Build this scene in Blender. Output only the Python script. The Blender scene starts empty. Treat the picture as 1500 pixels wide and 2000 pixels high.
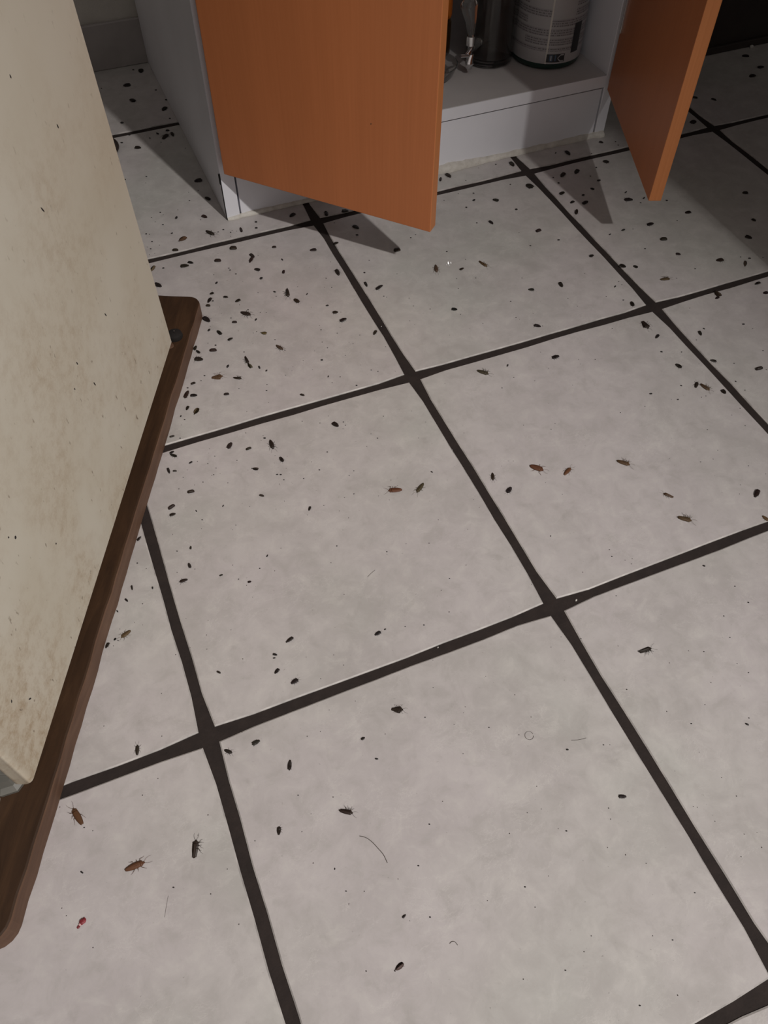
import bpy, bmesh, math, random
from mathutils import Vector, Matrix, noise
C = bpy.context.scene.collection
scn = bpy.context.scene
PI = math.pi

# ------------------------------------------------------------------ camera
cam_d = bpy.data.cameras.new('camera'); cam = bpy.data.objects.new('camera', cam_d); C.objects.link(cam)
R = ((0.9248507, -0.38031864, 0.00298497), (-0.30358741, -0.74293946, -0.59655314), (0.22909793, 0.55081639, -0.80256803))
m = Matrix(((R[0][0], -R[1][0], -R[2][0], -0.29184744), (R[0][1], -R[1][1], -R[2][1], -0.61862632),
            (R[0][2], -R[1][2], -R[2][2], 0.65583796), (0, 0, 0, 1)))
cam.matrix_world = m
cam_d.sensor_fit = 'VERTICAL'; cam_d.sensor_height = 36.0; cam_d.sensor_width = 27.0
cam_d.lens = 1576.233 * 36.0 / 2000.0
cam_d.clip_start = 0.01
scn.camera = cam

# ------------------------------------------------------------------ light
scn.view_settings.view_transform = 'Standard'; scn.view_settings.look = 'None'
scn.view_settings.gamma = 1.0; scn.view_settings.use_curve_mapping = False
scn.view_settings.exposure = 0.0
w = bpy.data.worlds.new('room_air'); scn.world = w; w.use_nodes = True
bg = w.node_tree.nodes['Background']; bg.inputs[0].default_value = (1.0, 0.93, 0.885, 1); bg.inputs[1].default_value = 0.29
ld = bpy.data.lights.new('ceiling_lamp', 'SPOT'); ld.energy = 266.0; ld.color = (1.0, 0.955, 0.91); ld.shadow_soft_size = 0.04
ld.spot_size = 0.72; ld.spot_blend = 1.0
lo = bpy.data.objects.new('ceiling_lamp', ld); lo.location = (0.52, -2.05, 2.35); C.objects.link(lo)
lo.rotation_euler = (Vector((-0.32, -0.36, 0.0)) - lo.location).to_track_quat('-Z', 'Y').to_euler()

# ------------------------------------------------------------------ helpers
def srgb(r, g, b):
    f = lambda c: (c / 255 / 12.92) if c / 255 <= 0.04045 else ((c / 255 + 0.055) / 1.055) ** 2.4
    return (f(r), f(g), f(b), 1.0)

class NT:
    def __init__(s, name):
        s.m = bpy.data.materials.new(name); s.m.use_nodes = True; s.t = s.m.node_tree
        s.b = s.t.nodes['Principled BSDF']
    def n(s, kind, **kw):
        x = s.t.nodes.new(kind)
        for k, v in kw.items():
            if k.startswith('i_'):
                k = k[2:]
                x.inputs[int(k) if k.isdigit() else k.replace('_', ' ')].default_value = v
            else: setattr(x, k, v)
        return x
    def l(s, a, b): s.t.links.new(a, b)
    def ramp(s, fac, stops):
        r = s.n('ShaderNodeValToRGB'); e = r.color_ramp.elements
        while len(e) < len(stops): e.new(0.5)
        for i, (p, c) in enumerate(stops):
            e[i].position = p; e[i].color = c if isinstance(c, (tuple, list)) else (c, c, c, 1)
        s.l(fac, r.inputs[0]); return r.outputs[0]
    def mix(s, fac, a, b, blend='MIX'):
        x = s.n('ShaderNodeMix', data_type='RGBA', blend_type=blend)
        for v, i in ((fac, 0), (a, 6), (b, 7)):
            if hasattr(v, 'links') or hasattr(v, 'is_linked'): s.l(v, x.inputs[i])
            else: x.inputs[i].default_value = v
        return x.outputs[2]
    def noise(s, vec, scale, detail=4, rough=.55, dist=0):
        x = s.n('ShaderNodeTexNoise', i_Scale=scale, i_Detail=detail, i_Roughness=rough, i_Distortion=dist)
        if vec is not None: s.l(vec, x.inputs['Vector'])
        return x.outputs['Fac']
    def mapping(s, vec, scale=(1, 1, 1), rot=(0, 0, 0), loc=(0, 0, 0)):
        x = s.n('ShaderNodeMapping'); x.inputs['Scale'].default_value = scale; x.inputs['Rotation'].default_value = rot
        x.inputs['Location'].default_value = loc; s.l(vec, x.inputs['Vector']); return x.outputs[0]
    def math(s, op, a, b=None):
        x = s.n('ShaderNodeMath', operation=op)
        for i, v in enumerate((a, b)):
            if v is None: continue
            if hasattr(v, 'is_linked'): s.l(v, x.inputs[i])
            else: x.inputs[i].default_value = v
        return x.outputs[0]
    def bump(s, h, strength, dist=.001):
        x = s.n('ShaderNodeBump', i_Strength=strength, i_Distance=dist); s.l(h, x.inputs['Height']); s.l(x.outputs[0], s.b.inputs['Normal'])
    def color(s, c): s.l(c, s.b.inputs['Base Color'])
    def set(s, **kw):
        for k, v in kw.items(): s.b.inputs[k.replace('_', ' ')].default_value = v
        return s
    def pos(s): return s.n('ShaderNodeNewGeometry').outputs['Position']
    def obj(s): return s.n('ShaderNodeTexCoord').outputs['Object']

def plain(name, col, rough=.5, var=.12, scale=40, **kw):
    t = NT(name); f = t.noise(t.obj(), scale, 5)
    a = tuple(c * (1 - var) for c in col[:3]) + (1,); b = tuple(min(1, c * (1 + var)) for c in col[:3]) + (1,)
    t.color(t.ramp(f, ((.3, a), (.7, b)))); t.set(Roughness=rough, **kw); return t.m

# ceramic floor tile: mottled grey, pale scratches, small dark flecks
def tile_mat(name, gain=1.0):
    t = NT(name); P = t.pos(); oi = t.n('ShaderNodeObjectInfo')
    off = t.n('ShaderNodeVectorMath', operation='SCALE'); t.l(oi.outputs['Random'], off.inputs['Scale']); off.inputs[0].default_value = (7, 5, 3)
    ad = t.n('ShaderNodeVectorMath', operation='ADD'); t.l(P, ad.inputs[0]); t.l(off.outputs[0], ad.inputs[1]); V = ad.outputs[0]
    g = lambda r, gg, b: (r * gain, gg * gain, b * gain, 1)
    base = t.ramp(t.noise(V, 11, 7, .62, .6), ((.28, g(.405, .381, .370)), (.5, g(.468, .443, .431)), (.72, g(.525, .500, .487))))
    tint = t.noise(V, 5.5, 3, .5)
    base = t.mix(t.ramp(tint, ((.42, 0.0), (.62, .8))), base, t.mix(.5, base, g(.50, .448, .468)))
    base = t.mix(t.ramp(tint, ((.30, .7), (.44, 0.0))), base, t.mix(.5, base, g(.455, .47, .43)))
    # mid-size blotches
    md = t.noise(V, 46, 7, .68, .4)
    base = t.mix(t.ramp(md, ((.34, .45), (.50, 0.0))), base, g(.375, .352, .338))
    base = t.mix(t.ramp(md, ((.52, 0.0), (.68, .40))), base, g(.60, .575, .55))
    # pale worn scratches
    for rot, sc in ((.7, 30), (-.55, 38)):
        vn = t.noise(t.mapping(V, (1, 1.7, 1), (0, 0, rot)), sc, 6, .7, .5)
        ridge = t.ramp(t.math('ABSOLUTE', t.math('SUBTRACT', vn, .5)), ((0.0, .30), (.016, 0.0)))
        vm = t.ramp(t.noise(V, 17 + sc * .1, 3, .6), ((.52, 0.0), (.64, 1.0)))
        base = t.mix(t.math('MULTIPLY', ridge, vm), base, g(.64, .615, .59))
    # smoky darker smudges
    wn = t.noise(V, 30, 5, .62, .5)
    base = t.mix(t.ramp(wn, ((.60, 0.0), (.72, .34))), base, g(.33, .31, .295))
    # tiny flecks of grime
    fl = t.noise(V, 420, 2, .5)
    base = t.mix(t.ramp(fl, ((.73, 0.0), (.79, .45))), base, g(.18, .16, .15))
    t.color(base); t.set(Roughness=.42); t.b.inputs['Specular IOR Level'].default_value = .35
    t.bump(t.noise(V, 60, 4), .08, .0006)
    return t.m

def wood_lam(name, c0, c1, axis=(60, 60, 1.2), rough=.42):
    t = NT(name); V = t.mapping(t.obj(), axis)
    f = t.noise(V, 6, 6, .6, .3); f2 = t.noise(t.mapping(t.obj(), (9, 9, .6)), 3, 3)
    col = t.ramp(f, ((.3, c0), (.7, c1)))
    col = t.mix(t.ramp(f2, ((.35, 0.0), (.7, .25))), col, tuple(c * .72 for c in c0[:3]) + (1,))
    t.color(col); t.set(Roughness=rough); t.b.inputs['Specular IOR Level'].default_value = .3
    return t.m

M = {}
M['tile'] = tile_mat('ceramic_tile')
M['tile_edge'] = plain('tile_edge', (.43, .405, .39, 1), .5, .3, 60)
M['wall_tile'] = plain('skirting_tile', (.38, .35, .34, 1), .5, .15, 12)
t = NT('grout'); V = t.pos()
t.color(t.ramp(t.noise(V, 60, 6, .65), ((.3, (.0145, .0090, .0078, 1)), (.7, (.026, .0170, .0145, 1))))); t.set(Roughness=.9); t.bump(t.noise(V, 320, 4), .5, .001); M['grout'] = t.m
t = NT('plaster'); V = t.pos()
t.color(t.ramp(t.noise(V, 18, 6), ((.3, (.52, .49, .44, 1)), (.7, (.64, .61, .56, 1))))); t.set(Roughness=.85); t.bump(t.noise(V, 45, 5), .5, .004); M['plaster'] = t.m
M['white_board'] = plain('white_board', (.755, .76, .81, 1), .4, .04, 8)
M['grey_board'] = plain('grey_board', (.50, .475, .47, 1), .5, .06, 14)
M['dark_gap'] = plain('dark_gap', (.008, .007, .007, 1), .9, .1)
M['door'] = wood_lam('door_laminate', (.475, .160, .059, 1), (.515, .178, .067, 1))
M['door_edge'] = wood_lam('door_edge_band', (.46, .165, .056, 1), (.53, .20, .072, 1))
t = NT('caulk'); V = t.pos()
t.color(t.ramp(t.noise(V, 90, 5), ((.3, (.46, .435, .39, 1)), (.65, (.63, .605, .56, 1))))); t.set(Roughness=.6); t.bump(t.noise(V, 160, 4), .5, .002); M['caulk'] = t.m
# stained wooden base board
def board_mat(name, c0, c1, c2):
    t = NT(name); V = t.mapping(t.obj(), (26, 3.2, 26)); f = t.noise(V, 3, 7, .65, .8)
    f2 = t.noise(t.obj(), 16, 4)
    col = t.ramp(f, ((.3, c0), (.55, c1), (.8, c2)))
    col = t.mix(t.ramp(f2, ((.4, 0.0), (.7, .55))), col, c0)
    t.color(col); t.set(Roughness=.62); t.bump(f, .25, .001); t.b.inputs['Specular IOR Level'].default_value = .25
    return t.m
M['board_top'] = board_mat('stained_wood', (.032, .0158, .0082, 1), (.058, .029, .0142, 1), (.092, .048, .024, 1))
M['board_side'] = board_mat('worn_wood_edge', (.098, .053, .034, 1), (.145, .082, .053, 1), (.19, .112, .074, 1))
# grimy cream enamel
t = NT('cream_enamel'); V = t.obj()
base = t.ramp(t.noise(V, 5, 3), ((.3, (.52, .475, .385, 1)), (.7, (.585, .55, .475, 1))))
big = t.ramp(t.noise(V, 6.5, 4, .6), ((.42, 0.0), (.70, 1.0)))
sep = t.n('ShaderNodeSeparateXYZ'); t.l(V, sep.inputs[0])
low = t.n('ShaderNodeMapRange', i_1=.04, i_2=.42, i_3=1.0, i_4=.18); t.l(sep.outputs[2], low.inputs[0])
fine = t.ramp(t.noise(V, 95, 6, .75), ((.44, 0.0), (.70, 1.0)))
st = t.math('MULTIPLY', t.math('MULTIPLY', big, fine), low.outputs[0])
base = t.mix(t.math('MULTIPLY', st, .95), base, (.26, .165, .085, 1))
base = t.mix(t.math('MULTIPLY', t.math('MULTIPLY', big, low.outputs[0]), .38), base, (.43, .33, .21, 1))
spk = t.ramp(t.noise(t.mapping(V, (1, 1, .55)), 190, 2, .5), ((.69, 0.0), (.76, .75)))
base = t.mix(t.math('MULTIPLY', spk, low.outputs[0]), base, (.13, .085, .05, 1))
t.color(base); t.set(Roughness=.5); t.b.inputs['Specular IOR Level'].default_value = .3; M['enamel'] = t.m
M['grey_plastic'] = plain('grey_plastic', (.14, .135, .12, 1), .5)
M['pale_plastic'] = plain('pale_plastic', (.55, .53, .48, 1), .5)
M['black_rubber'] = plain('black_rubber', (.010, .0075, .0065, 1), .85)
M['dark_disc'] = plain('dark_brown_plastic', (.035, .024, .021, 1), .55)
M['steel'] = plain('steel', (.62, .62, .62, 1), .22, .05, 30, Metallic=1.0)
M['chrome'] = plain('chrome', (.85, .85, .86, 1), .12, .03, 30, Metallic=1.0)
M['green_plastic'] = plain('green_plastic', (.010, .035, .026, 1), .35)
M['raw_board'] = plain('raw_hardboard', (.075, .055, .045, 1), .7, .2, 30)
M['black_unit'] = plain('dark_unit', (.030, .022, .019, 1), .6)
M['worktop'] = plain('worktop', (.25, .23, .21, 1), .4)
M['orange_plastic'] = plain('orange_plastic', (.60, .16, .02, 1), .4)
M['amber_plastic'] = plain('amber_plastic', (.09, .05, .015, 1), .3)
t = NT('clear_glass'); t.set(Roughness=.03, IOR=1.45); t.b.inputs['Transmission Weight'].default_value = 1.0
t.color(t.ramp(t.noise(t.obj(), 12), ((.3, (.50, .49, .47, 1)), (.7, (.60, .59, .57, 1))))); M['glass'] = t.m
t = NT('clear_plastic'); t.set(Roughness=.06, IOR=1.40); t.b.inputs['Transmission Weight'].default_value = .95
t.color(t.ramp(t.noise(t.obj(), 30), ((.3, (.78, .78, .77, 1)), (.7, (.88, .88, .87, 1))))); M['clear_plastic'] = t.m
t = NT('water'); t.set(Roughness=.06, IOR=1.33); t.b.inputs['Transmission Weight'].default_value = 1.0
t.color(t.ramp(t.noise(t.obj(), 30), ((.3, (.96, .96, .96, 1)), (.7, (1, 1, 1, 1))))); M['water'] = t.m
# insects: one chitin material, colour taken from the object
t = NT('chitin'); oi = t.n('ShaderNodeObjectInfo'); f = t.noise(t.obj(), 9, 4)
t.color(t.mix(t.ramp(f, ((.45, 0.0), (.8, .5))), oi.outputs['Color'], t.mix(.22, oi.outputs['Color'], (.20, .13, .08, 1))))
t.set(Roughness=.48); t.b.inputs['Specular IOR Level'].default_value = .3; M['chitin'] = t.m
t = NT('dry_wing'); oi = t.n('ShaderNodeObjectInfo')
wv = t.noise(t.mapping(t.obj(), (2, 26, 2)), 3, 3)
t.color(t.mix(t.ramp(wv, ((.4, 0.0), (.65, .5))), oi.outputs['Color'], t.mix(.6, oi.outputs['Color'], (.02, .012, .008, 1)))); t.set(Roughness=.55); t.b.inputs['Specular IOR Level'].default_value = .25; M['wing'] = t.m
M['speck'] = plain('dropping', (.016, .013, .012, 1), .7, .3, 3)
M['grime'] = plain('grime_speck', (.060, .050, .045, 1), .8, .4, 90)
M['hair'] = plain('hair', (.11, .095, .085, 1), .5)
M['red'] = plain('red_foil', (.21, .022, .030, 1), .45, .4, 200)
M['pink'] = plain('pale_foil', (.70, .42, .42, 1), .4)
M['chip'] = plain('white_chip', (.62, .60, .56, 1), .7)

def mesh(bm, name, mats):
    me = bpy.data.meshes.new(name); bm.normal_update(); bm.to_mesh(me); bm.free()
    for x in (mats if isinstance(mats, (list, tuple)) else [mats]): me.materials.append(M[x])
    return me
def link(name, me, parent=None, loc=None, rz=None):
    o = bpy.data.objects.new(name, me); C.objects.link(o)
    if parent: o.parent = parent
    if loc is not None: o.location = loc
    if rz is not None: o.rotation_euler = (0, 0, rz)
    return o
def part(name, bm, mats, parent=None, **k): return link(name, mesh(bm, name, mats), parent, **k)
def empty(name, loc=(0, 0, 0), rz=0):
    o = bpy.data.objects.new(name, None); o.empty_display_size = .05; C.objects.link(o); o.location = loc; o.rotation_euler = (0, 0, rz); return o
def tag(o, label, cat, group=None):
    o['label'] = label; o['category'] = cat
    if group: o['group'] = group
    return o
def struct(o): o['kind'] = 'structure'; return o
def smooth(o, ang=40):
    for p in o.data.polygons: p.use_smooth = True
    try: o.data.set_sharp_from_angle(angle=math.radians(ang))
    except Exception: pass
    return o
def box(x0, x1, y0, y1, z0, z1, bev=0, seg=2, bm=None):
    own = bmesh.new()
    bmesh.ops.create_cube(own, size=1)
    for v in own.verts: v.co = Vector((x0 + (v.co.x + .5) * (x1 - x0), y0 + (v.co.y + .5) * (y1 - y0), z0 + (v.co.z + .5) * (z1 - z0)))
    if bev: bmesh.ops.bevel(own, geom=own.edges[:], offset=bev, segments=seg, profile=.5, affect='EDGES')
    if bm is None: return own
    me = bpy.data.meshes.new('t'); own.to_mesh(me); own.free(); bm.from_mesh(me); bpy.data.meshes.remove(me); return bm
def lathe(prof, n=40, c=(0, 0), bm=None, cap=True):
    bm = bm or bmesh.new(); rings = []
    for r, z in prof:
        rings.append([bm.verts.new((c[0] + r * math.cos(2 * PI * i / n), c[1] + r * math.sin(2 * PI * i / n), z)) for i in range(n)])
    for a, b in zip(rings, rings[1:]):
        for i in range(n): bm.faces.new((a[i], a[(i + 1) % n], b[(i + 1) % n], b[i]))
    if cap:
        bm.faces.new(rings[0][::-1]); bm.faces.new(rings[-1])
    return bm
def tube(pts, rad, n=6, bm=None):
    bm = bm or bmesh.new(); rings = []; pts = [Vector(p) for p in pts]
    for i, p in enumerate(pts):
        d = (pts[min(i + 1, len(pts) - 1)] - pts[max(i - 1, 0)]).normalized()
        u = d.cross(Vector((0, 0, 1)));
        if u.length < 1e-3: u = Vector((1, 0, 0))
        u.normalize(); v = d.cross(u); r = rad[i] if isinstance(rad, (list, tuple)) else rad
        rings.append([bm.verts.new(p + r * (u * math.cos(2 * PI * k / n) + v * math.sin(2 * PI * k / n))) for k in range(n)])
    for a, b in zip(rings, rings[1:]):
        for k in range(n): bm.faces.new((a[k], a[(k + 1) % n], b[(k + 1) % n], b[k]))
    bm.faces.new(rings[0]); bm.faces.new(rings[-1][::-1])
    bmesh.ops.recalc_face_normals(bm, faces=bm.faces[:])
    return bm
def prism(poly, z0, z1, bm=None, bev=0):
    bm = bm or bmesh.new()
    a = [bm.verts.new((x, y, z0)) for x, y in poly]; b = [bm.verts.new((x, y, z1)) for x, y in poly]; n = len(poly)
    bm.faces.new(a[::-1]); top = bm.faces.new(b)
    for i in range(n): bm.faces.new((a[i], a[(i + 1) % n], b[(i + 1) % n], b[i]))
    bmesh.ops.recalc_face_normals(bm, faces=bm.faces[:])
    if bev: bmesh.ops.bevel(bm, geom=list(top.edges), offset=bev, segments=2, profile=.5, affect='EDGES')
    return bm
BUGS=[
('N',-132.1,851.5,78,12.5,0.7,'',0),('N',-164.2,811.0,351,12.5,0.8,'',0),('N',-166.3,757.2,294,12.5,0.64,'',0),('N',-124.4,711.0,53,12.5,0.63,'',0),('N',-188.8,611.0,329,10.1,0.78,'',0),('N',-135.2,643.8,338,6.2,0.8,'',0),('D',-142.7,627.0,48,15.5,0.52,'p',0),('N',-131.0,629.3,272,12.5,0.39,'',0),('N',-126.3,489.0,0,11.9,0.8,'',0),
('N',-125.8,439.0,296,10.7,0.51,'',0),('N',-141.2,398.0,302,9.4,0.62,'',0),('H',-182.2,358.9,32,13,0.65,'',0),('D',-143.7,358.0,299,15.5,0.43,'p',0),('N',-102.8,349.5,265,11.3,0.32,'',0),('O',-196.8,337.8,338,8.0,0.58,'',0),('O',-124.3,312.6,338,9.5,0.78,'',0),('N',-193.7,300.4,348,11.4,0.63,'',0),('N',-184.7,304.4,320,8.3,0.58,'',0),
('O',-150.6,294.3,338,8.9,0.65,'',0),('H',-233.7,310.2,57,13,0.4,'',0),('N',-234.9,274.4,305,12.4,0.53,'',0),('N',-175.4,232.5,10,5.7,0.76,'',0),('N',-181.5,220.3,50,9.8,0.43,'',0),('N',-161.0,219.0,330,6.2,0.6,'',0),('N',-148.8,206.2,16,7.6,0.62,'',0),('O',-186.0,210.9,330,5.7,0.74,'',0),('N',-26.9,355.5,30,10.4,0.61,'',0),
('N',17.8,341.3,259,12.1,0.42,'',0),('N',44.3,337.0,347,10.0,0.8,'',0),('N',44.5,296.1,296,10.9,0.59,'',0),('O',-72.9,294.7,343,5.7,0.75,'',0),('N',-26.5,269.3,346,9.2,0.66,'',0),('N',7.1,272.2,16,7.0,0.72,'',0),('N',-105.6,288.1,287,9.9,0.49,'',0),('N',-109.3,279.8,53,11.9,0.38,'',0),('N',-108.0,257.4,315,8.3,0.68,'',0),
('N',-77.6,240.0,66,7.6,0.48,'',0),('N',-13.3,212.1,266,12.5,0.42,'',0),('D',-86.3,197.1,258,15.5,0.38,'s',-1),('N',-80.8,178.4,288,9.8,0.56,'',0),('D',-146.7,178.6,313,13.6,0.53,'p',0),('O',-164.1,168.2,338,6.1,0.63,'',0),('N',-43.3,139.3,350,6.9,0.8,'',0),('N',-39.3,122.0,14,9.8,0.57,'',0),('N',-194.7,186.2,295,12.5,0.55,'',0),
('N',-186.5,157.0,286,9.8,0.45,'',0),('N',-177.3,140.7,19,7.3,0.55,'',0),('H',-136.9,136.3,330,7.6,0.72,'',0),('O',-201.7,128.8,342,8.6,0.57,'',0),('T',-127.0,104.1,294,11.6,0.42,'p',0),('N',-220.2,141.2,61,8.1,0.46,'',0),('N',-218.9,133.7,291,7.5,0.44,'',0),('N',-221.4,120.7,331,10.4,0.7,'',0),('D',-169.5,97.9,271,12.6,0.32,'s',-1),
('H',-168.9,88.0,282,9.7,0.45,'',0),('T',-209.4,83.7,352,13.1,0.73,'u',0),('D',-188.0,73.1,327,9.5,0.51,'s',1),('O',-237.4,83.7,4,5.7,0.57,'',0),('N',-248.7,69.3,57,12.3,0.38,'',0),('N',-241.7,64.8,342,8.0,0.6,'',0),('O',-206.8,52.5,345,6.0,0.6,'',0),('N',-253.1,48.2,57,6.6,0.51,'',0),('H',-245.5,39.7,52,10.4,0.54,'',0),
('N',-11.8,85.8,47,8.6,0.43,'',0),('O',-127.7,19.1,318,5.3,0.51,'',0),('N',-108.7,-37.6,295,9.2,0.62,'',0),('O',76.7,226.5,354,9.5,0.77,'',0),('N',12.0,176.1,265,10.2,0.35,'',0),('N',25.5,163.4,26,12.5,0.38,'',0),('T',108.7,171.2,252,15.0,0.35,'p',0),('N',139.4,158.3,19,7.3,0.54,'',0),('N',95.9,88.9,330,7.5,0.74,'',0),
('N',216.3,364.0,284,11.4,0.54,'',0),('N',201.9,359.8,60,10.4,0.32,'',0),('N',317.4,356.5,266,12.5,0.53,'',0),('N',252.3,281.9,312,9.1,0.74,'',0),('N',313.7,295.0,283,12.5,0.8,'',0),('N',221.5,235.9,280,9.1,0.46,'',0),('O',272.8,193.9,8,8.2,0.69,'',0),('T',169.8,156.7,287,14.6,0.34,'s',1),('N',203.1,86.7,333,7.6,0.67,'',0),
('N',243.0,81.0,261,9.9,0.52,'',0),('N',176.5,22.3,320,8.8,0.58,'',0),('T',78.6,-25.4,312,13.7,0.58,'s',1),('N',169.7,-34.6,4,9.9,0.58,'',0),('N',410.0,352.2,270,12.5,0.5,'',0),('N',473.4,359.9,309,6.9,0.8,'',0),('N',450.8,309.6,301,9.4,0.8,'',0),('N',372.9,302.3,37,12.5,0.51,'',0),('N',396.5,302.4,40,12.5,0.54,'',0),
('N',348.4,261.4,20,9.8,0.6,'',0),('N',394.3,254.9,294,6.1,0.8,'',0),('N',350.6,236.5,19,8.0,0.6,'',0),('N',366.8,228.3,19,11.0,0.54,'',0),('N',343.9,213.5,54,12.5,0.36,'',0),('N',427.8,211.4,343,12.4,0.64,'',0),('N',423.5,149.6,7,10.9,0.58,'',0),('O',420.3,112.9,341,9.5,0.65,'',0),('N',311.1,118.6,17,7.3,0.69,'',0),
('N',420.0,78.4,324,6.4,0.78,'',0),('N',337.3,84.3,313,8.9,0.8,'',0),('N',352.4,76.9,297,6.7,0.75,'',0),('T',373.4,40.1,346,12.8,0.56,'s',1),('N',306.9,14.2,251,9.4,0.51,'',0),('D',300.0,-25.5,268,14.7,0.5,'u',0),('N',301.6,-49.2,30,8.3,0.43,'',0),('N',353.2,-63.8,252,8.2,0.49,'',0),('N',295.6,-102.1,286,8.7,0.6,'',0),
('N',338.7,-110.4,315,7.5,0.56,'',0),('N',488.2,153.5,357,9.0,0.69,'',0),('N',463.5,46.6,350,10.4,0.68,'',0),('N',592.9,163.3,346,8.4,0.8,'',0),('N',562.1,104.1,284,6.9,0.8,'',0),('N',530.1,74.0,305,9.8,0.8,'',0),('H',489.5,27.6,50,13,0.32,'',0),('N',478.7,-11.9,4,8.7,0.45,'',0),('N',476.4,-31.4,352,7.3,0.71,'',0),
('H',418.5,-9.4,269,12.0,0.67,'',0),('N',413.1,-16.3,14,6.8,0.54,'',0),('D',296.5,-136.2,42,10.2,0.42,'p',0),('T',303.4,-143.2,286,12.5,0.57,'s',1),('N',318.7,-157.1,267,7.1,0.76,'',0),('O',379.8,-142.0,357,9.5,0.49,'',0),('T',155.2,-204.8,313,13.7,0.5,'s',1),('T',174.1,-259.8,124,10.5,0.39,'s',1),('T',172.2,-291.4,318,13.6,0.58,'s',1),
('N',260.0,-292.2,35,11.5,0.44,'',0),('T',248.3,-321.7,282,7.8,0.74,'p',0),('R',66.5,-176.3,311,14.7,0.53,'p',0),('R',94.3,-192.5,28,12.6,0.37,'p',0),('D',18.2,-169.2,247,9.8,0.39,'p',0),('N',25.8,-191.5,35,9.1,0.54,'',0),('O',-279.0,12.7,359,5.5,0.42,'',0),('N',-284.6,-9.5,19,5.6,0.58,'',0),('N',-284.0,-14.4,314,8.4,0.43,'',0),
('N',-269.5,-30.8,18,4.4,0.51,'',0),('N',-293.7,-33.0,271,8.4,0.33,'',0),('O',-287.8,-36.1,338,4.3,0.45,'',0),('N',-224.6,-23.5,50,9.5,0.55,'',0),('O',-207.1,-35.7,7,6.3,0.49,'',0),('D',-182.4,-39.2,267,13.3,0.38,'p',0),('H',-208.8,-64.8,331,7.2,0.57,'',0),('O',-279.0,-69.7,353,7.3,0.56,'',0),('O',-302.0,-81.7,23,8.0,0.49,'',0),
('N',-303.4,-91.1,1,6.3,0.59,'',0),('O',-213.1,-102.0,320,5.2,0.48,'',0),('N',-179.1,-63.0,279,7.8,0.5,'',0),('N',-172.9,-136.1,54,5.7,0.43,'',0),('N',-340.9,-107.7,41,6.0,0.44,'',0),('N',-359.2,-161.0,266,5.7,0.32,'',0),('N',-366.7,-172.6,294,4.7,0.41,'',0),('T',-374.5,-207.9,204,10.0,0.49,'p',0),('N',-384.6,-209.3,33,2.9,0.72,'',0),
('N',-392.2,-212.9,50,6.0,0.49,'',0),('N',-296.5,-137.3,72,4.2,0.5,'',0),('N',-302.7,-157.2,272,6.5,0.44,'',0),('D',-312.2,-171.8,180,7.8,0.56,'p',0),('O',-277.4,-179.6,5,3.5,0.49,'',0),('N',-254.5,-196.8,356,3.6,0.73,'',0),('N',-238.5,-269.8,17,8.4,0.39,'',0),('N',-255.4,-278.7,322,4.3,0.52,'',0),('N',-258.7,-294.8,31,6.0,0.53,'',0),
('O',-306.5,-276.4,307,4.1,0.47,'',0),('R',-83.5,-147.2,164,13.8,0.5,'p',0),('T',-58.4,-154.3,218,13.8,0.37,'p',0),('N',-162.3,-294.0,11,6.7,0.53,'',0),('D',-174.5,-367.9,335,10.3,0.49,'u',0),('N',-210.9,-380.6,9,3.8,0.62,'',0),('N',-247.4,-310.1,11,7.3,0.6,'',0),('N',-294.8,-350.0,8,7.3,0.55,'',0),('D',-318.2,-348.6,316,7.1,0.47,'p',0),
('N',-274.7,-378.8,67,8.8,0.38,'',0),('D',-387.6,-318.8,76,8.8,0.38,'p',0),('R',-442.5,-354.2,107,15.9,0.34,'p',0),('D',-362.8,-413.4,70,13.5,0.44,'s',-1),('R',-408.4,-408.1,0,14.8,0.37,'p',0),('D',-245.2,-431.3,326,10.8,0.45,'s',1),('N',-298.9,-424.9,69,6.5,0.52,'',0),('N',-232.3,-517.9,20,3.5,0.49,'',0),('H',-248.6,-546.7,16,8.0,0.45,'',0),
('N',-35.8,-504.3,338,6.5,0.49,'',0),('D',53.7,-400.8,358,12.6,0.4,'s',-1),('N',858.8,511.1,338,12.5,0.72,'',0),('N',857.2,466.9,357,12.5,0.63,'',0),('N',823.6,446.9,10,12.5,0.73,'',0),('N',714.3,404.5,296,9.5,0.5,'',0),('N',688.8,422.1,317,11.4,0.5,'',0),('N',640.7,357.0,28,12.5,0.74,'',0)]
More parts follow.
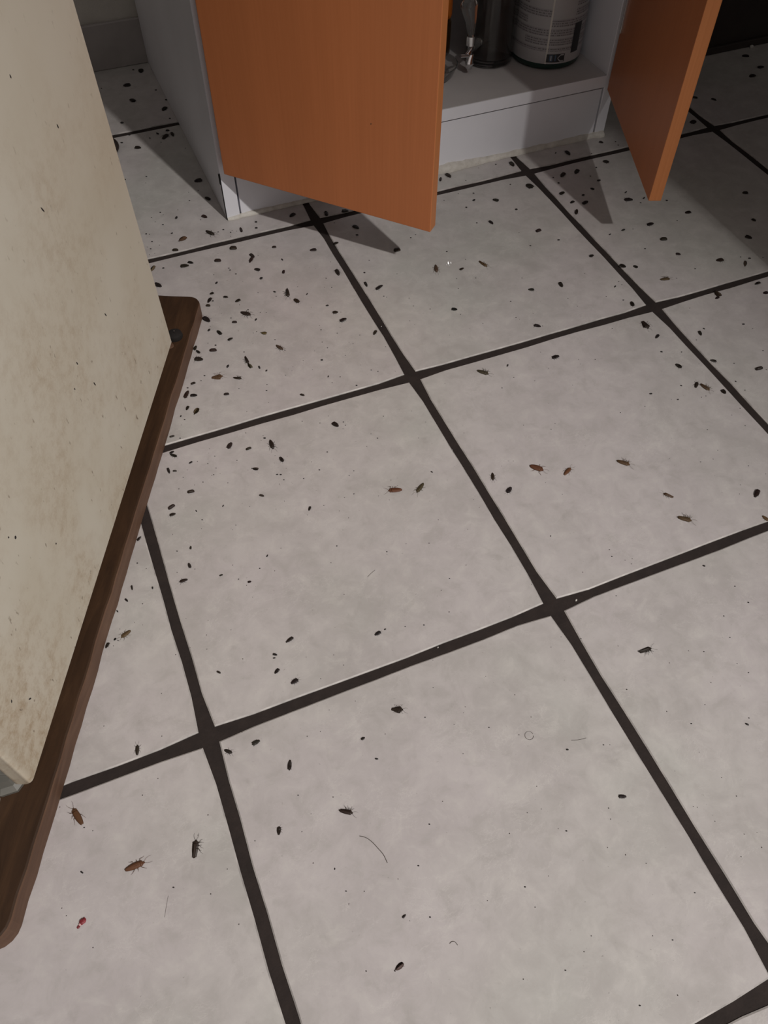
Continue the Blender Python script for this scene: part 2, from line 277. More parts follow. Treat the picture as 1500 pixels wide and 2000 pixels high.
DROPS=[
(-196.2,692.6,329,7.0,0.9),(-114.8,738.3,338,5.5,0.95),(-177.8,409.7,57,7,0.56),(414.3,269.4,352,6.9,0.56),(-208.5,634.1,338,5.2,0.95),(373.6,245.4,2,5.7,0.76),(-108.3,237.7,39,5.6,0.78),(-151.8,639.7,295,7,0.49),(381.3,151.6,9,7,0.48),
(223.4,292.9,15,5.8,0.66),(-192.9,96.1,56,6.4,0.49),(-82.3,345.4,346,4.8,0.85),(39.6,278.4,338,4.8,0.84),(-112.6,850.5,338,4.5,0.95),(-143.1,860.7,338,4.5,0.95),(-123.2,776.9,338,4.4,0.95),(-193.1,652.2,338,4.4,0.95),(502.1,34.9,338,4.4,0.95),
(-164.2,250.4,46,5.7,0.55),(-159.4,80.5,267,6.5,0.42),(268.5,250.2,338,4.5,0.86),(434.7,229.1,27,7,0.35),(450.2,206.4,37,7,0.35),(-123.5,678.2,338,4.2,0.95),(-78.6,358.9,338,4.2,0.95),(-196.6,165.8,44,5.4,0.57),(-224.6,531.4,338,4.1,0.95),
(-48.2,154.9,350,4.5,0.76),(288.2,165.5,338,4.3,0.83),(-191.9,376.9,12,4.0,0.95),(356.7,286.2,338,3.9,0.95),(-138.3,163.2,52,5.4,0.49),(477.0,189.1,338,4.0,0.87),(-220.2,306.3,354,3.9,0.84),(-71.3,264.9,278,5.4,0.43),(230.6,309.1,338,3.6,0.95),
(393.5,359.4,44,5.7,0.36),(-87.6,64.9,338,3.5,0.95),(205.7,281.4,338,3.5,0.95),(412.4,-70.2,338,3.9,0.75),(-100.8,205.3,309,4.5,0.56),(359.0,150.1,22,5.0,0.44),(-193.9,527.8,338,3.4,0.95),(305.6,51.6,33,5.4,0.36),(-165.7,632.1,338,3.3,0.95),
(-186.6,-27.5,338,3.3,0.95),(110.6,-25.9,49,5.4,0.35),(-198.9,401.1,338,3.2,0.95),(-125.1,358.6,338,3.2,0.95),(-140.8,269.5,338,3.2,0.95),(19.0,198.7,338,3.2,0.95),(429.3,301.3,338,3.2,0.95),(291.0,-74.1,315,3.5,0.78),(362.5,-58.8,290,3.3,0.87),
(239.9,-128.8,342,3.9,0.61),(-224.6,388.7,338,3.1,0.95),(246.4,168.6,338,3.1,0.95),(356.8,302.0,338,3.1,0.95),(409.2,284.6,338,3.1,0.95),(-150.8,443.7,338,3.0,0.95),(-195.6,431.0,338,3.0,0.95),(-141.3,274.3,338,3.0,0.95),(-136.1,259.0,338,3.0,0.95),
(494.9,352.9,338,3.0,0.95),(439.7,198.7,338,3.0,0.95),(-64.1,186.0,46,4.9,0.35),(-153.2,72.3,41,3.8,0.57),(-205.4,816.9,338,2.9,0.95),(-221.2,368.7,338,2.9,0.95),(-178.0,217.5,338,2.9,0.95),(-142.1,184.4,338,2.9,0.95),(294.9,365.1,338,2.9,0.95),
(385.6,105.0,338,2.9,0.95),(300.8,24.7,338,2.9,0.95),(95.0,-492.7,302,3.9,0.52),(156.6,-345.6,312,3.1,0.81),(-226.4,353.4,338,2.8,0.95),(-196.5,136.8,338,2.8,0.95),(137.1,199.2,338,2.8,0.95),(-186.2,-82.7,338,2.8,0.95),(-341.2,-168.8,261,3.8,0.49),
(-208.6,653.7,338,2.7,0.95),(-152.3,613.5,338,2.7,0.95),(-133.0,356.3,338,2.7,0.95),(-117.5,349.3,338,2.7,0.95),(-222.1,91.3,338,2.7,0.95),(203.0,242.5,338,2.7,0.95),(493.4,343.0,338,2.7,0.95),(443.0,337.5,338,2.7,0.95),(-245.0,79.2,338,2.8,0.84),
(-163.0,41.1,338,2.6,0.95),(-65.1,10.1,338,2.6,0.95),(105.1,245.6,338,2.6,0.95),(290.2,309.5,338,2.6,0.95),(422.2,43.7,338,2.6,0.95),(279.6,-130.8,308,2.9,0.76),(-206.7,-401.1,328,3.5,0.51),(-262.8,39.0,52,3.4,0.54),(-189.6,-81.1,351,2.8,0.79),
(-230.0,-174.9,46,4.0,0.38),(341.8,-148.7,278,2.8,0.77),(-132.9,464.6,338,2.5,0.95),(-209.5,423.5,338,2.5,0.95),(-260.3,32.2,338,2.5,0.95),(24.3,145.5,338,2.5,0.95),(168.2,76.3,338,2.5,0.95),(462.9,143.1,338,2.5,0.95),(-38.3,-139.3,300,3.2,0.57),
(-90.0,36.2,56,3.9,0.38),(263.3,-147.9,351,2.8,0.73),(-57.2,-453.9,338,2.7,0.77),(-446.6,-397.2,308,3.4,0.48),(-122.3,582.7,338,2.4,0.95),(-220.8,386.5,338,2.4,0.95),(-70.5,115.5,338,2.4,0.95),(113.6,249.3,338,2.4,0.95),(493.2,42.0,338,2.4,0.95),
(519.9,29.8,338,2.4,0.95),(-256.9,-281.8,349,3.2,0.51),(-253.2,-99.7,49,3.7,0.38),(-376.9,-181.3,287,3.6,0.39),(-127.8,119.7,338,2.3,0.95),(-168.4,112.8,338,2.3,0.95),(234.7,343.2,338,2.3,0.95),(184.0,309.1,338,2.3,0.95),(313.0,-83.4,338,2.3,0.95),
(404.4,-118.0,338,2.3,0.95),(-73.3,-73.7,338,2.3,0.95),(-146.6,-92.0,325,2.5,0.75),(-171.4,428.2,338,2.2,0.95),(-147.9,392.8,338,2.2,0.95),(20.8,316.9,338,2.2,0.95),(-101.5,196.7,338,2.2,0.95),(-165.9,177.8,338,2.2,0.95),(-227.9,85.0,338,2.2,0.95),
(-99.0,-37.3,338,2.2,0.95),(159.7,46.0,338,2.2,0.95),(395.2,149.3,338,2.2,0.95),(170.9,-395.2,338,2.3,0.86),(-280.1,-95.7,279,3.6,0.35),(-154.5,-292.6,16,2.7,0.62),(-30.9,206.8,338,2.1,0.95),(-74.3,82.3,338,2.1,0.95),(-77.5,30.5,338,2.1,0.95),
(-40.1,27.4,338,2.1,0.95),(34.4,220.9,338,2.1,0.95),(152.9,174.8,338,2.1,0.95),(148.1,134.6,338,2.1,0.95),(315.5,58.8,338,2.1,0.95),(-130.5,-71.7,338,2.1,0.95),(-271.5,7.1,338,2.5,0.67),(-348.6,-135.5,338,2.1,0.89),(170.2,-375.8,338,2.1,0.87),
(-207.2,411.9,338,2.0,0.95),(-30.6,186.7,338,2.0,0.95),(51.3,114.1,338,2.0,0.95),(118.1,123.8,338,2.0,0.95),(98.8,77.4,338,2.0,0.95),(210.0,317.0,338,2.0,0.95),(284.6,38.8,338,2.0,0.95),(259.1,-16.2,338,2.0,0.95),(343.0,-164.3,338,2.0,0.95),
(87.5,-56.3,338,2.0,0.95),(-251.3,-56.2,338,2.0,0.95),(-185.3,-90.5,338,2.0,0.95),(-165.7,-96.6,338,2.0,0.95),(-120.5,-214.5,338,2.0,0.9),(-309.8,-136.3,326,2.3,0.67),(51.6,-474.1,338,2.1,0.78),(-198.3,512.0,338,1.9,0.95),(-230.7,342.0,338,1.9,0.95),
(-122.6,97.5,338,1.9,0.95),(-54.4,102.3,338,1.9,0.95),(-33.7,22.4,338,1.9,0.95),(211.1,-55.6,338,1.9,0.95),(342.1,-72.2,338,1.9,0.95),(387.3,-145.9,338,1.9,0.95),(358.9,-123.0,338,1.9,0.95),(232.0,-234.7,338,1.9,0.95),(-243.5,-31.9,338,1.9,0.95),
(-253.0,-39.1,338,1.9,0.95),(-223.2,-46.3,338,1.9,0.95),(-384.9,-434.0,338,2.2,0.69),(-277.4,-108.6,338,2.1,0.74),(80.2,-302.5,338,1.9,0.9),(-90.8,-510.5,338,2.1,0.72),(-208.4,-489.9,338,2.1,0.7),(-146.7,465.4,338,1.8,0.95),(-213.9,357.2,338,1.8,0.95),
(-163.1,268.2,338,1.8,0.95),(-173.7,237.6,338,1.8,0.95),(-120.6,212.4,338,1.8,0.95),(-191.0,56.5,338,1.8,0.95),(-159.6,50.4,338,1.8,0.95),(-89.4,25.1,338,1.8,0.95),(52.5,130.0,338,1.8,0.95),(-123.5,-29.0,338,1.8,0.95),(-98.6,-42.7,338,1.8,0.95),
(124.8,142.8,338,1.8,0.95),(68.4,101.0,338,1.8,0.95),(248.8,376.5,338,1.8,0.95),(267.0,366.0,338,1.8,0.95),(203.5,112.1,338,1.8,0.95),(108.2,-45.9,338,1.8,0.95),(296.1,-155.1,338,1.8,0.95),(320.1,-185.6,338,1.8,0.95),(308.8,-209.6,338,1.8,0.95),
(-289.5,-61.0,338,1.8,0.95),(-119.9,-302.0,338,1.9,0.85),(-163.3,-189.6,338,1.8,0.91),(-78.2,-220.8,338,1.8,0.91),(17.8,-426.7,338,1.9,0.8),(-241.0,-186.0,338,1.8,0.89),(-268.2,-467.7,64,2.3,0.54),(-263.3,-190.0,338,1.8,0.88),(-76.8,-265.4,338,1.8,0.88),
(-102.6,-632.2,338,2.1,0.64),(-108.8,-412.0,338,1.9,0.78),(36.9,-258.6,37,2.4,0.48),(-265.8,-485.7,338,2.0,0.69),(-140.1,-534.1,338,2.0,0.69),(140.7,-398.5,338,1.8,0.85),(-114.4,352.7,338,1.7,0.95),(-109.5,348.9,338,1.7,0.95),(-119.9,340.7,338,1.7,0.95),
(-229.8,359.5,338,1.7,0.95),(-204.0,144.1,338,1.7,0.95),(-76.7,94.3,338,1.7,0.95),(-43.5,77.4,338,1.7,0.95),(-9.3,58.0,338,1.7,0.95),(36.0,90.1,338,1.7,0.95),(246.7,201.2,338,1.7,0.95),(117.1,51.7,338,1.7,0.95),(182.7,20.1,338,1.7,0.95),
(418.0,-80.9,338,1.7,0.95),(275.9,-258.4,338,1.7,0.95),(-246.6,-48.3,338,1.7,0.95),(-203.4,-12.3,338,1.7,0.95),(-264.2,-61.6,338,1.7,0.95),(-281.7,-47.6,338,1.7,0.95),(-240.6,-72.4,338,1.7,0.95),(-120.4,-111.1,338,1.7,0.95),(-113.6,-106.8,338,1.7,0.95),
(-86.2,-141.0,338,1.7,0.95),(-382.3,-211.5,338,1.8,0.84),(-214.8,-525.8,338,2.0,0.68),(101.8,-421.9,338,1.8,0.83),(-188.0,-465.1,338,1.9,0.73),(82.2,-294.8,338,1.7,0.9),(-439.2,-364.7,338,1.9,0.72),(93.0,-317.1,338,1.7,0.89),(-124.5,-135.5,44,2.2,0.53),
(-27.2,-461.8,338,1.8,0.77),(-353.7,-182.2,338,1.7,0.86),(-92.6,-298.3,338,1.7,0.86),(-136.4,-296.9,338,1.7,0.85),(-223.6,341.8,338,1.6,0.95),(-149.1,198.0,338,1.6,0.95),(-98.0,286.1,338,1.6,0.95),(-14.0,237.0,338,1.6,0.95),(-70.5,204.5,338,1.6,0.95),
(-135.0,57.0,338,1.6,0.95),(-140.8,-19.1,338,1.6,0.95),(-54.9,-45.9,338,1.6,0.95),(27.0,142.5,338,1.6,0.95),(57.2,180.8,338,1.6,0.95),(237.6,53.7,338,1.6,0.95),(283.7,90.0,338,1.6,0.95),(241.2,36.3,338,1.6,0.95),(388.5,36.4,338,1.6,0.95),
(315.8,51.9,338,1.6,0.95),(369.3,-19.8,338,1.6,0.95),(222.7,-142.9,338,1.6,0.95),(290.1,-155.0,338,1.6,0.95),(305.0,-190.7,338,1.6,0.95),(127.8,-60.2,338,1.6,0.95),(108.0,-133.3,338,1.6,0.95),(192.2,-140.6,338,1.6,0.95),(266.6,-198.7,338,1.6,0.95),
(6.4,-368.7,338,1.7,0.84),(-158.1,-137.6,338,1.6,0.94),(-276.2,-404.6,338,1.8,0.74),(-139.7,-593.7,338,1.9,0.66),(-247.9,-127.8,338,1.6,0.92),(126.2,-453.9,338,1.7,0.81),(-155.1,-383.4,338,1.7,0.79),(100.0,-488.6,338,1.7,0.78),(-24.2,-586.1,338,1.8,0.69),
(60.2,-342.2,338,1.6,0.87),(-57.8,-606.5,338,1.8,0.67),(132.3,-419.0,338,1.6,0.84),(-193.1,424.3,338,1.5,0.95),(-129.4,174.3,338,1.5,0.95),(-122.6,171.5,338,1.5,0.95),(-36.7,137.1,338,1.5,0.95),(-193.6,172.4,338,1.5,0.95),(-148.5,141.2,338,1.5,0.95),
(-144.1,142.0,338,1.5,0.95),(-59.1,62.0,338,1.5,0.95),(-30.2,89.0,338,1.5,0.95)]
SPECKS=[
(-108.3,72.5,1.5),(-90.1,83.4,1.5),(183.3,45.4,1.5),(152.8,-48.1,1.5),(193.0,-48.1,1.5),(191.2,-55.7,1.5),(259.2,-227.8,1.5),(246.9,-236.3,1.5),(285.7,-274.2,1.5),(251.8,-276.2,1.5),(243.7,-285.8,1.5),(-262.4,-31.9,1.5),
(-253.3,-56.0,1.5),(-191.3,-94.1,1.5),(-150.7,-78.2,1.5),(-77.4,-64.8,1.5),(-135.1,-136.0,1.5),(-102.0,-147.3,1.5),(-337.6,-245.1,1.6),(-202.1,-311.5,1.6),(-318.5,-425.0,1.7),(-132.9,-495.2,1.7),(-282.0,-457.5,1.7),(-57.6,-543.2,1.7),
(43.0,-578.5,1.7),(-298.9,-162.8,1.5),(-409.4,-287.4,1.6),(-360.2,-448.9,1.7),(44.7,-307.4,1.5),(-89.7,-274.2,1.5),(-391.7,-357.1,1.6),(-250.8,-416.5,1.6),(49.4,-538.7,1.6),(-307.0,-236.3,1.5),(-74.6,-636.9,1.7),(-50.8,-507.9,1.6),
(89.6,-415.9,1.5),(-150.3,250.6,1.4),(-149.6,244.1,1.4),(-132.6,240.5,1.4),(-145.9,310.3,1.4),(-39.3,190.4,1.4),(-193.2,18.3,1.4),(-265.6,26.1,1.4),(-103.2,54.0,1.4),(-111.2,-22.2,1.4),(-103.0,-46.6,1.4),(-22.9,-50.1,1.4),
(164.7,-82.6,1.4),(83.0,-116.4,1.4),(116.3,-127.5,1.4),(30.3,-24.8,1.4),(-14.9,-71.4,1.4),(-31.7,-90.2,1.4),(17.1,-102.2,1.4),(-187.0,-22.9,1.4),(122.2,-442.9,1.5),(-204.7,-123.7,1.4),(-140.4,-161.8,1.4),(-57.8,-198.1,1.4),
(89.7,-449.1,1.5),(-99.4,-212.7,1.4),(38.5,-456.9,1.5),(72.6,-464.2,1.5),(-214.9,-171.1,1.4),(-366.2,-314.6,1.5),(-55.5,-257.5,1.4),(-342.0,-144.8,1.4),(-315.6,-160.3,1.4),(-228.5,-193.9,1.4),(-264.1,-172.3,1.4),(-175.3,-205.6,1.4),
(89.8,-310.9,1.4),(97.1,-312.2,1.4),(-258.2,-199.3,1.4),(-448.1,-451.5,1.6),(-271.2,-540.2,1.6),(-121.3,-588.5,1.6),(-377.2,-348.5,1.5),(-173.3,203.6,1.3),(-67.7,160.1,1.3),(-69.4,124.0,1.3),(-174.6,190.7,1.3),(-164.1,151.9,1.3),
(-154.4,123.4,1.3),(-47.6,110.9,1.3),(-47.1,81.7,1.3),(-93.4,101.4,1.3),(38.8,81.5,1.3),(57.2,97.4,1.3),(70.5,48.1,1.3),(223.6,356.0,1.3),(162.4,41.7,1.3),(157.6,-20.2,1.3),(320.6,-107.6,1.3),(48.3,-158.1,1.3),
(204.1,-218.1,1.3),(33.8,-159.7,1.3),(65.6,-196.9,1.3),(73.9,-217.1,1.3),(-275.3,-39.2,1.3),(-246.0,-19.2,1.3),(-191.1,-28.8,1.3),(-216.2,-63.6,1.3),(-273.3,-61.9,1.3),(-183.9,-55.3,1.3),(-172.1,-60.7,1.3),(-178.3,-76.5,1.3),
(-88.3,-80.0,1.3),(-82.2,-132.9,1.3),(-67.6,-533.2,1.5),(-12.7,-199.7,1.3),(-228.5,-110.5,1.3),(-193.6,-117.2,1.3),(-146.1,-150.1,1.3),(-93.8,-156.5,1.3),(-344.0,-436.7,1.5),(-177.7,-142.7,1.3),(-204.8,-347.1,1.4),(-357.7,-276.8,1.4),
(-74.8,-394.0,1.4),(-464.8,-416.5,1.5),(-253.2,-490.9,1.5),(-119.4,-387.7,1.4),(-139.9,-549.2,1.5),(-253.4,-361.0,1.4),(-88.4,-427.3,1.4),(-176.2,-243.7,1.3),(-95.5,-470.9,1.4),(-454.5,-341.4,1.4),(-170.9,-452.9,1.4),(-364.7,-198.9,1.3),
(-347.1,-392.1,1.4),(-54.0,-515.8,1.4),(-112.5,-486.4,1.4),(-378.5,-200.4,1.3),(-285.0,-239.7,1.3),(-9.4,-360.2,1.3),(-387.3,-215.2,1.3),(-310.3,-250.3,1.3),(-206.8,-298.8,1.3),(33.6,-387.7,1.3),(24.1,-578.1,1.4),(-283.3,-271.8,1.3),
(66.9,-419.4,1.3),(-225.4,-316.1,1.3),(-36.9,231.1,1.2),(-125.9,61.6,1.2),(-122.7,67.2,1.2),(-166.5,22.5,1.2),(-14.9,15.2,1.2),(256.6,-144.7,1.2),(-71.4,-417.2,1.3),(-462.5,-422.9,1.4),(-252.6,-131.8,1.2),(-309.1,-115.0,1.2),
(-69.8,-598.6,1.4),(-121.5,-217.0,1.2),(-170.1,-587.1,1.4),(-7.6,-300.7,1.2),(-256.6,-213.9,1.2),(21.4,-548.5,1.3),(-433.5,-369.5,1.3),(-358.4,-404.0,1.3),(-46.3,-554.4,1.3),(-267.0,-494.6,1.3),(-170.6,-531.8,1.3),(-115.8,161.2,1.1),
(-12.1,152.9,1.1),(-182.3,190.6,1.1),(257.0,88.0,1.1),(97.9,49.4,1.1),(43.6,-156.0,1.1),(-244.7,-57.2,1.1),(-346.5,-476.7,1.3),(-228.4,-346.1,1.2),(-13.6,-188.6,1.1),(-111.2,-581.6,1.3),(-276.8,-112.9,1.1),(-192.1,-384.0,1.2),
(-302.9,-336.8,1.2),(-241.9,-361.3,1.2),(-35.5,-219.9,1.1),(-280.9,-119.0,1.1),(-151.0,-173.8,1.1),(-22.3,-463.7,1.2),(-138.9,-424.0,1.2),(43.1,-497.3,1.2),(-100.8,-488.1,1.2),(12.4,-532.4,1.2),(14.9,-534.2,1.2),(-282.6,-432.4,1.2),
(-95.8,-506.4,1.2),(36.7,-565.3,1.2),(-320.1,-212.7,1.1),(-23.1,-365.8,1.1),(-230.4,-291.5,1.1),(-126.9,-337.1,1.1),(-90.3,-369.0,1.1),(-137.5,-361.1,1.1),(-123.1,-392.1,1.1),(-128.5,65.5,1.0),(-48.4,40.1,1.0),(125.3,-97.5,1.0),
(47.4,-521.8,1.1),(-226.4,-492.6,1.1),(-120.0,-534.0,1.1),(-323.8,-243.1,1.0),(-134.9,-398.4,1.0),(-10.8,-185.7,0.9),(-224.7,-48.7,0.9),(-271.4,-422.2,1.0),(-358.5,-204.1,0.9),(15.3,-502.9,0.9),(46.8,-568.0,0.9),(-229.6,-522.2,0.9)]
# ------------------------------------------------------------------ floor, walls
S = 0.33; GW = 0.0097
floor = struct(part('floor', box(-1.70, 1.72, -1.70, .886, -.03, -.0016), 'grout'))
def tile_mesh(seed, ylen=S):
    rnd = random.Random(seed); bm = bmesh.new(); hx, hy = (S - GW) / 2, ylen / 2 - GW / 2; n = 9; loop = []
    def jit(i): return 0 if i == 0 else rnd.uniform(-.0007, .0007)
    for s in range(4):
        for i in range(n):
            f = -1 + 2 * i / n; j = jit(i)
            if s == 0: p = (f * hx, -hy + j)
            elif s == 1: p = (hx + j, f * hy)
            elif s == 2: p = (-f * hx, hy + j)
            else: p = (-hx + j, -f * hy)
            loop.append(p)
    # soften the four corners
    for c in range(4):
        x, y = loop[c * n]; loop[c * n] = (x - math.copysign(.0022, x), y - math.copysign(.0022, y))
    inset = [(x * (1 - .0011 / hx), y * (1 - .0011 / hy)) for x, y in loop]
    T = [bm.verts.new((x, y, 0)) for x, y in inset]; E_ = [bm.verts.new((x, y, -.0008)) for x, y in loop]; B = [bm.verts.new((x, y, -.006)) for x, y in loop]
    bm.faces.new(T); k = len(loop)
    for i in range(k):
        j = (i + 1) % k
        f = bm.faces.new((E_[i], E_[j], T[j], T[i])); f.material_index = 1
        f = bm.faces.new((B[i], B[j], E_[j], E_[i])); f.material_index = 1
    return mesh(bm, 'tile', ['tile', 'tile_edge'])
tile_meshes = [tile_mesh(i) for i in range(7)]
tile_last = tile_mesh(91, .886 - 2 * S)
for i in range(-5, 5):
    for k in range(-5, 3):
        if k == 2: link('tile', tile_last, floor, ((i + .5) * S, (2 * S + .886) / 2, 0))
        else:
            o = link('tile', tile_meshes[(i * 3 + k * 5) % 7], floor, ((i + .5) * S, (k + .5) * S, 0))
            o.rotation_euler = (0, 0, PI * ((i + k) % 2))
wall_b = struct(part('wall_back', box(-1.70, 1.72, .886, .98, -.03, 2.6), 'plaster'))
wall_l = struct(part('wall_left', box(-1.80, -1.70, -1.70, .98, -.03, 2.6), 'plaster'))
wall_r = struct(part('wall_right', box(1.72, 1.82, -1.70, .98, -.03, 2.6), 'plaster'))
bb = struct(empty('baseboard_back', (0, .882, 0)))
st_m = mesh(box(-.1635, .1635, -.004, .004, 0, .071, .0012, 1), 'tile', 'wall_tile')
for i in range(-5, 5): link('tile', st_m, bb, ((i + .35) * S, 0, 0))

# ------------------------------------------------------------------ sink cabinet with open doors
cab = tag(empty('base_cabinet', (.19, .63, 0)), 'white kitchen base cabinet with two orange wood doors standing open', 'cabinet')
cl = (-.19, -.63, 0)
def cpart(name, bm, mats): return part(name, bm, mats, cab, loc=cl)
L0, L1, R0, R1, YF, YB = -.1138, -.0950, .4720, .4890, .3790, .8770
o = cpart('side_panel', box(L0, L1, YF, YB, .0005, .82, .0006, 1), 'white_board')
g = part('edge_seam', box(L0 - .0006, L0 + .0004, YF - .0006, YF + .0022, .001, .068), 'dark_gap', o)
g = part('chip', box(L0 - .0006, L0 + .0003, YF + .005, YF + .0085, .050, .064), 'dark_gap', o)
o['label'] = 'cabinet side panel with a black seam at its foot'
cpart('side_panel', box(R0, R1, YF, YB, .0005, .82, .0006, 1), 'white_board')
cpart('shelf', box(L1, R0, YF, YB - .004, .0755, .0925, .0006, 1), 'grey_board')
cpart('edge_strip', box(L1 + .0003, R0 - .0003, YF - .0010, YF - .0001, .0757, .0923), 'white_board')
cpart('back_panel', box(L1, R0, YB - .004, YB, .0925, .82), 'raw_board')
cpart('top_rail', box(L1, R0, YF, YF + .06, .80, .82), 'white_board')
cpart('kickboard', box(L1 + .0026, R0 - .0022, YF + .0018, YF + .0165, .0008, .0728), 'white_board')
# bead of sealant along the foot of the kickboard
bm = bmesh.new(); rings = []; nn = 8
for i in range(121):
    f = i / 120; x = L0 + .0005 + f * (R1 - L0 - .003)
    prof = [(0, .0042), (.06, .0062), (.2, .0055), (.26, .0075), (.42, .0095), (.55, .0125), (.62, .011), (.68, .0078), (.85, .0075), (1, .0085)]
    for (a, ra), (b, rb) in zip(prof, prof[1:]):
        if a <= f <= b: r = ra + (rb - ra) * (f - a) / (b - a); break
    r *= .86 + .22 * noise.noise(Vector((x * 55, 0, 3))) + .12 * noise.noise(Vector((x * 160, 5, 3)))
    yb = YF + (.0019 if L1 < x < R0 else 0.0)
    rings.append([bm.verts.new((x, yb - r * .95 * math.cos(PI / 2 * k / (nn - 1)) ** .9, .0002 + r * .9 * math.sin(PI / 2 * k / (nn - 1)))) for k in range(nn)] + [bm.verts.new((x, yb, .0002))])
for a, b in zip(rings, rings[1:]):
    for k in range(nn + 1): bm.faces.new((a[k], b[k], b[(k + 1) % (nn + 1)], a[(k + 1) % (nn + 1)]))
bm.faces.new(rings[0]); bm.faces.new(rings[-1][::-1]); bmesh.ops.recalc_face_normals(bm, faces=bm.faces[:])
smooth(cpart('sealant_bead', bm, 'caulk'), 60)
def hinge(door, x, y, zc, a):
    h = part('hinge', lathe([(.0001, .0), (.0165, .0), (.0165, .0016), (.0001, .0016)], 20, cap=False), 'steel', door, loc=(x, y, zc))
    h.rotation_euler = (PI / 2, 0, a); return h
# door whose outer face is turned to the viewer: hinge at the (-x) panel
W = .292; T_ = .016; H0, H1 = .0755, .79
def door_bm():
    bm = box(0, W, -T_, 0, 0, H1 - H0, .0009, 2)
    for f in bm.faces:
        c = f.calc_center_median()
        f.material_index = 0 if abs(f.normal.y) > .9 else 1
    return bm
d1 = part('door', door_bm(), ['door', 'door_edge'], cab)
ang1 = math.atan2(.147 - .364, .0855 + .111)
# local x runs hinge -> tip; local -y must face outward (-.755,-.656)
d1.location = Vector((-.111, .364, H0)) + Vector((.755, .656, 0)) * T_ + Vector(cl); d1.rotation_euler = (0, 0, ang1)
bm = bmesh.new(); bmesh.ops.create_icosphere(bm, subdivisions=1, radius=.001)
g = part('speck', bm, 'speck', d1, loc=(0.2138, -T_, 0.1155)); g.scale = (.6, .3, 1)
d1['label'] = 'orange wood door seen broad, its bottom corner lowest'
# edge-on door: hinge at the (+x) panel, inner face turned to the viewer
W = .286
d2 = part('door', door_bm(), ['door', 'door_edge'], cab)
dirx, diry = .3665 - .4705, .1055 - .3706; L_ = math.hypot(dirx, diry); dirx /= L_; diry /= L_
d2.location = Vector((.4712, .3706, H0)) + Vector(cl); d2.rotation_euler = (0, 0, math.atan2(diry, dirx))
# this door must extend to the outward side (+.93,-.37): local +y there -> slab sits in local y 0..T
for v in d2.data.vertices: v.co.y += T_
d2['label'] = 'orange wood door seen edge-on with its shaded inner face'
# hinge of the edge-on door: mounting plate on the panel and cup in the door
hp = part('hinge_plate', box(-.0012, .0012, -.0015, .0015, -.016, .060, .0004, 1), 'steel', d2, loc=(.0105, -.0014, .155 - H0 + .018))
hinge(d2, .040, -.0002, .36 - H0, 0)

# worktop over the cabinet
wt = struct(part('worktop', box(-.135, 1.45, .350, .886, .8205, .855, .002, 2), 'worktop')); wt.name = 'worktop'
del wt['kind']; tag(wt, 'grey kitchen worktop slab lying over the white base cabinet', 'worktop')
# dark recessed unit beyond the edge-on door
du = tag(empty('recessed_cabinet', (1.0, .70, 0)), 'black unit standing back in the dark beyond the edge-on door', 'cabinet')
part('body', box(-.36, .42, -.155, .17, .0005, .80, .003, 1), 'black_unit', du)
part('plinth', box(-.36, .42, -.163, -.156, .0005, .012, .001, 1), 'black_unit', du)
part('front_panel', box(-.10, .40, -.172, -.156, .085, .78, .002, 1), 'black_unit', du)
# added block just beyond the frame, shaped like a cupboard to shade the floor
ck = tag(empty('shadow_block', (.77, -.27, 0)), 'tall dark block added out of view to shade the floor', 'shadow block')
part('body', box(-.255, .255, -.21, .21, .0005, 1.76, .003, 1), 'black_unit', ck)
part('top', box(-.262, .262, -.215, .215, 1.761, 1.785, .002, 1), 'board_top', ck)
part('door', box(-.250, .250, -.226, -.211, .08, 1.74, .002, 1), 'black_unit', ck)

# ------------------------------------------------------------------ things inside the cabinet
bx, by, br, bz = .4178, .4690, .0515, .0928
bot = tag(empty('detergent_bottle', (bx, by, bz)), 'big dark green bottle with a pale printed label, on the cabinet shelf', 'bottle')
smooth(part('body', lathe([(.001, 0), (br * .90, 0), (br * .97, .003), (br, .009), (br, .20), (br * .93, .222), (br * .6, .245), (.018, .255), (.018, .268)], 56), 'green_plastic', bot))
smooth(part('cap', lathe([(.001, .262), (.0205, .262), (.021, .266), (.0205, .292), (.018, .295), (.001, .295)], 32, cap=False), 'green_plastic', bot))
# label: printed sheet wrapped round the body; small print is rows of grey dashes
t = NT('printed_label'); uvn = t.n('ShaderNodeUVMap'); uvn.uv_map = 'UVMap'; sp = t.n('ShaderNodeSeparateXYZ'); t.l(uvn.outputs[0], sp.inputs[0]); U, Vv = sp.outputs[0], sp.outputs[1]
def band(x, a, b): return t.math('MULTIPLY', t.math('GREATER_THAN', x, a), t.math('LESS_THAN', x, b))
# small rows: 3 mm pitch ; u, v in metres
row = t.math('FRACT', t.math('MULTIPLY', Vv, 1 / .0031)); rm = band(row, .22, .66)
cell = t.n('ShaderNodeCombineXYZ'); t.l(t.math('MULTIPLY', U, 460.0), cell.inputs[0]); t.l(t.math('FLOOR', t.math('MULTIPLY', Vv, 1 / .0031)), cell.inputs[1])
wd = t.noise(cell.outputs[0], 1.0, 2, .6); words = t.ramp(wd, ((.46, 0.0), (.52, 1.0)))
para_v = t.noise(None, 1, 0)
pr = t.n('ShaderNodeCombineXYZ'); t.l(t.math('FLOOR', t.math('MULTIPLY', U, 1 / .036)), pr.inputs[0]); t.l(t.math('FLOOR', t.math('MULTIPLY', Vv, 1 / .0124)), pr.inputs[1])
wn = t.n('ShaderNodeTexWhiteNoise', noise_dimensions='2D'); t.l(pr.outputs[0], wn.inputs['Vector'])
inpara = t.math('MULTIPLY', band(t.math('FRACT', t.math('MULTIPLY', Vv, 1 / .0124)), .0, .80), t.math('GREATER_THAN', wn.outputs['Value'], .12))
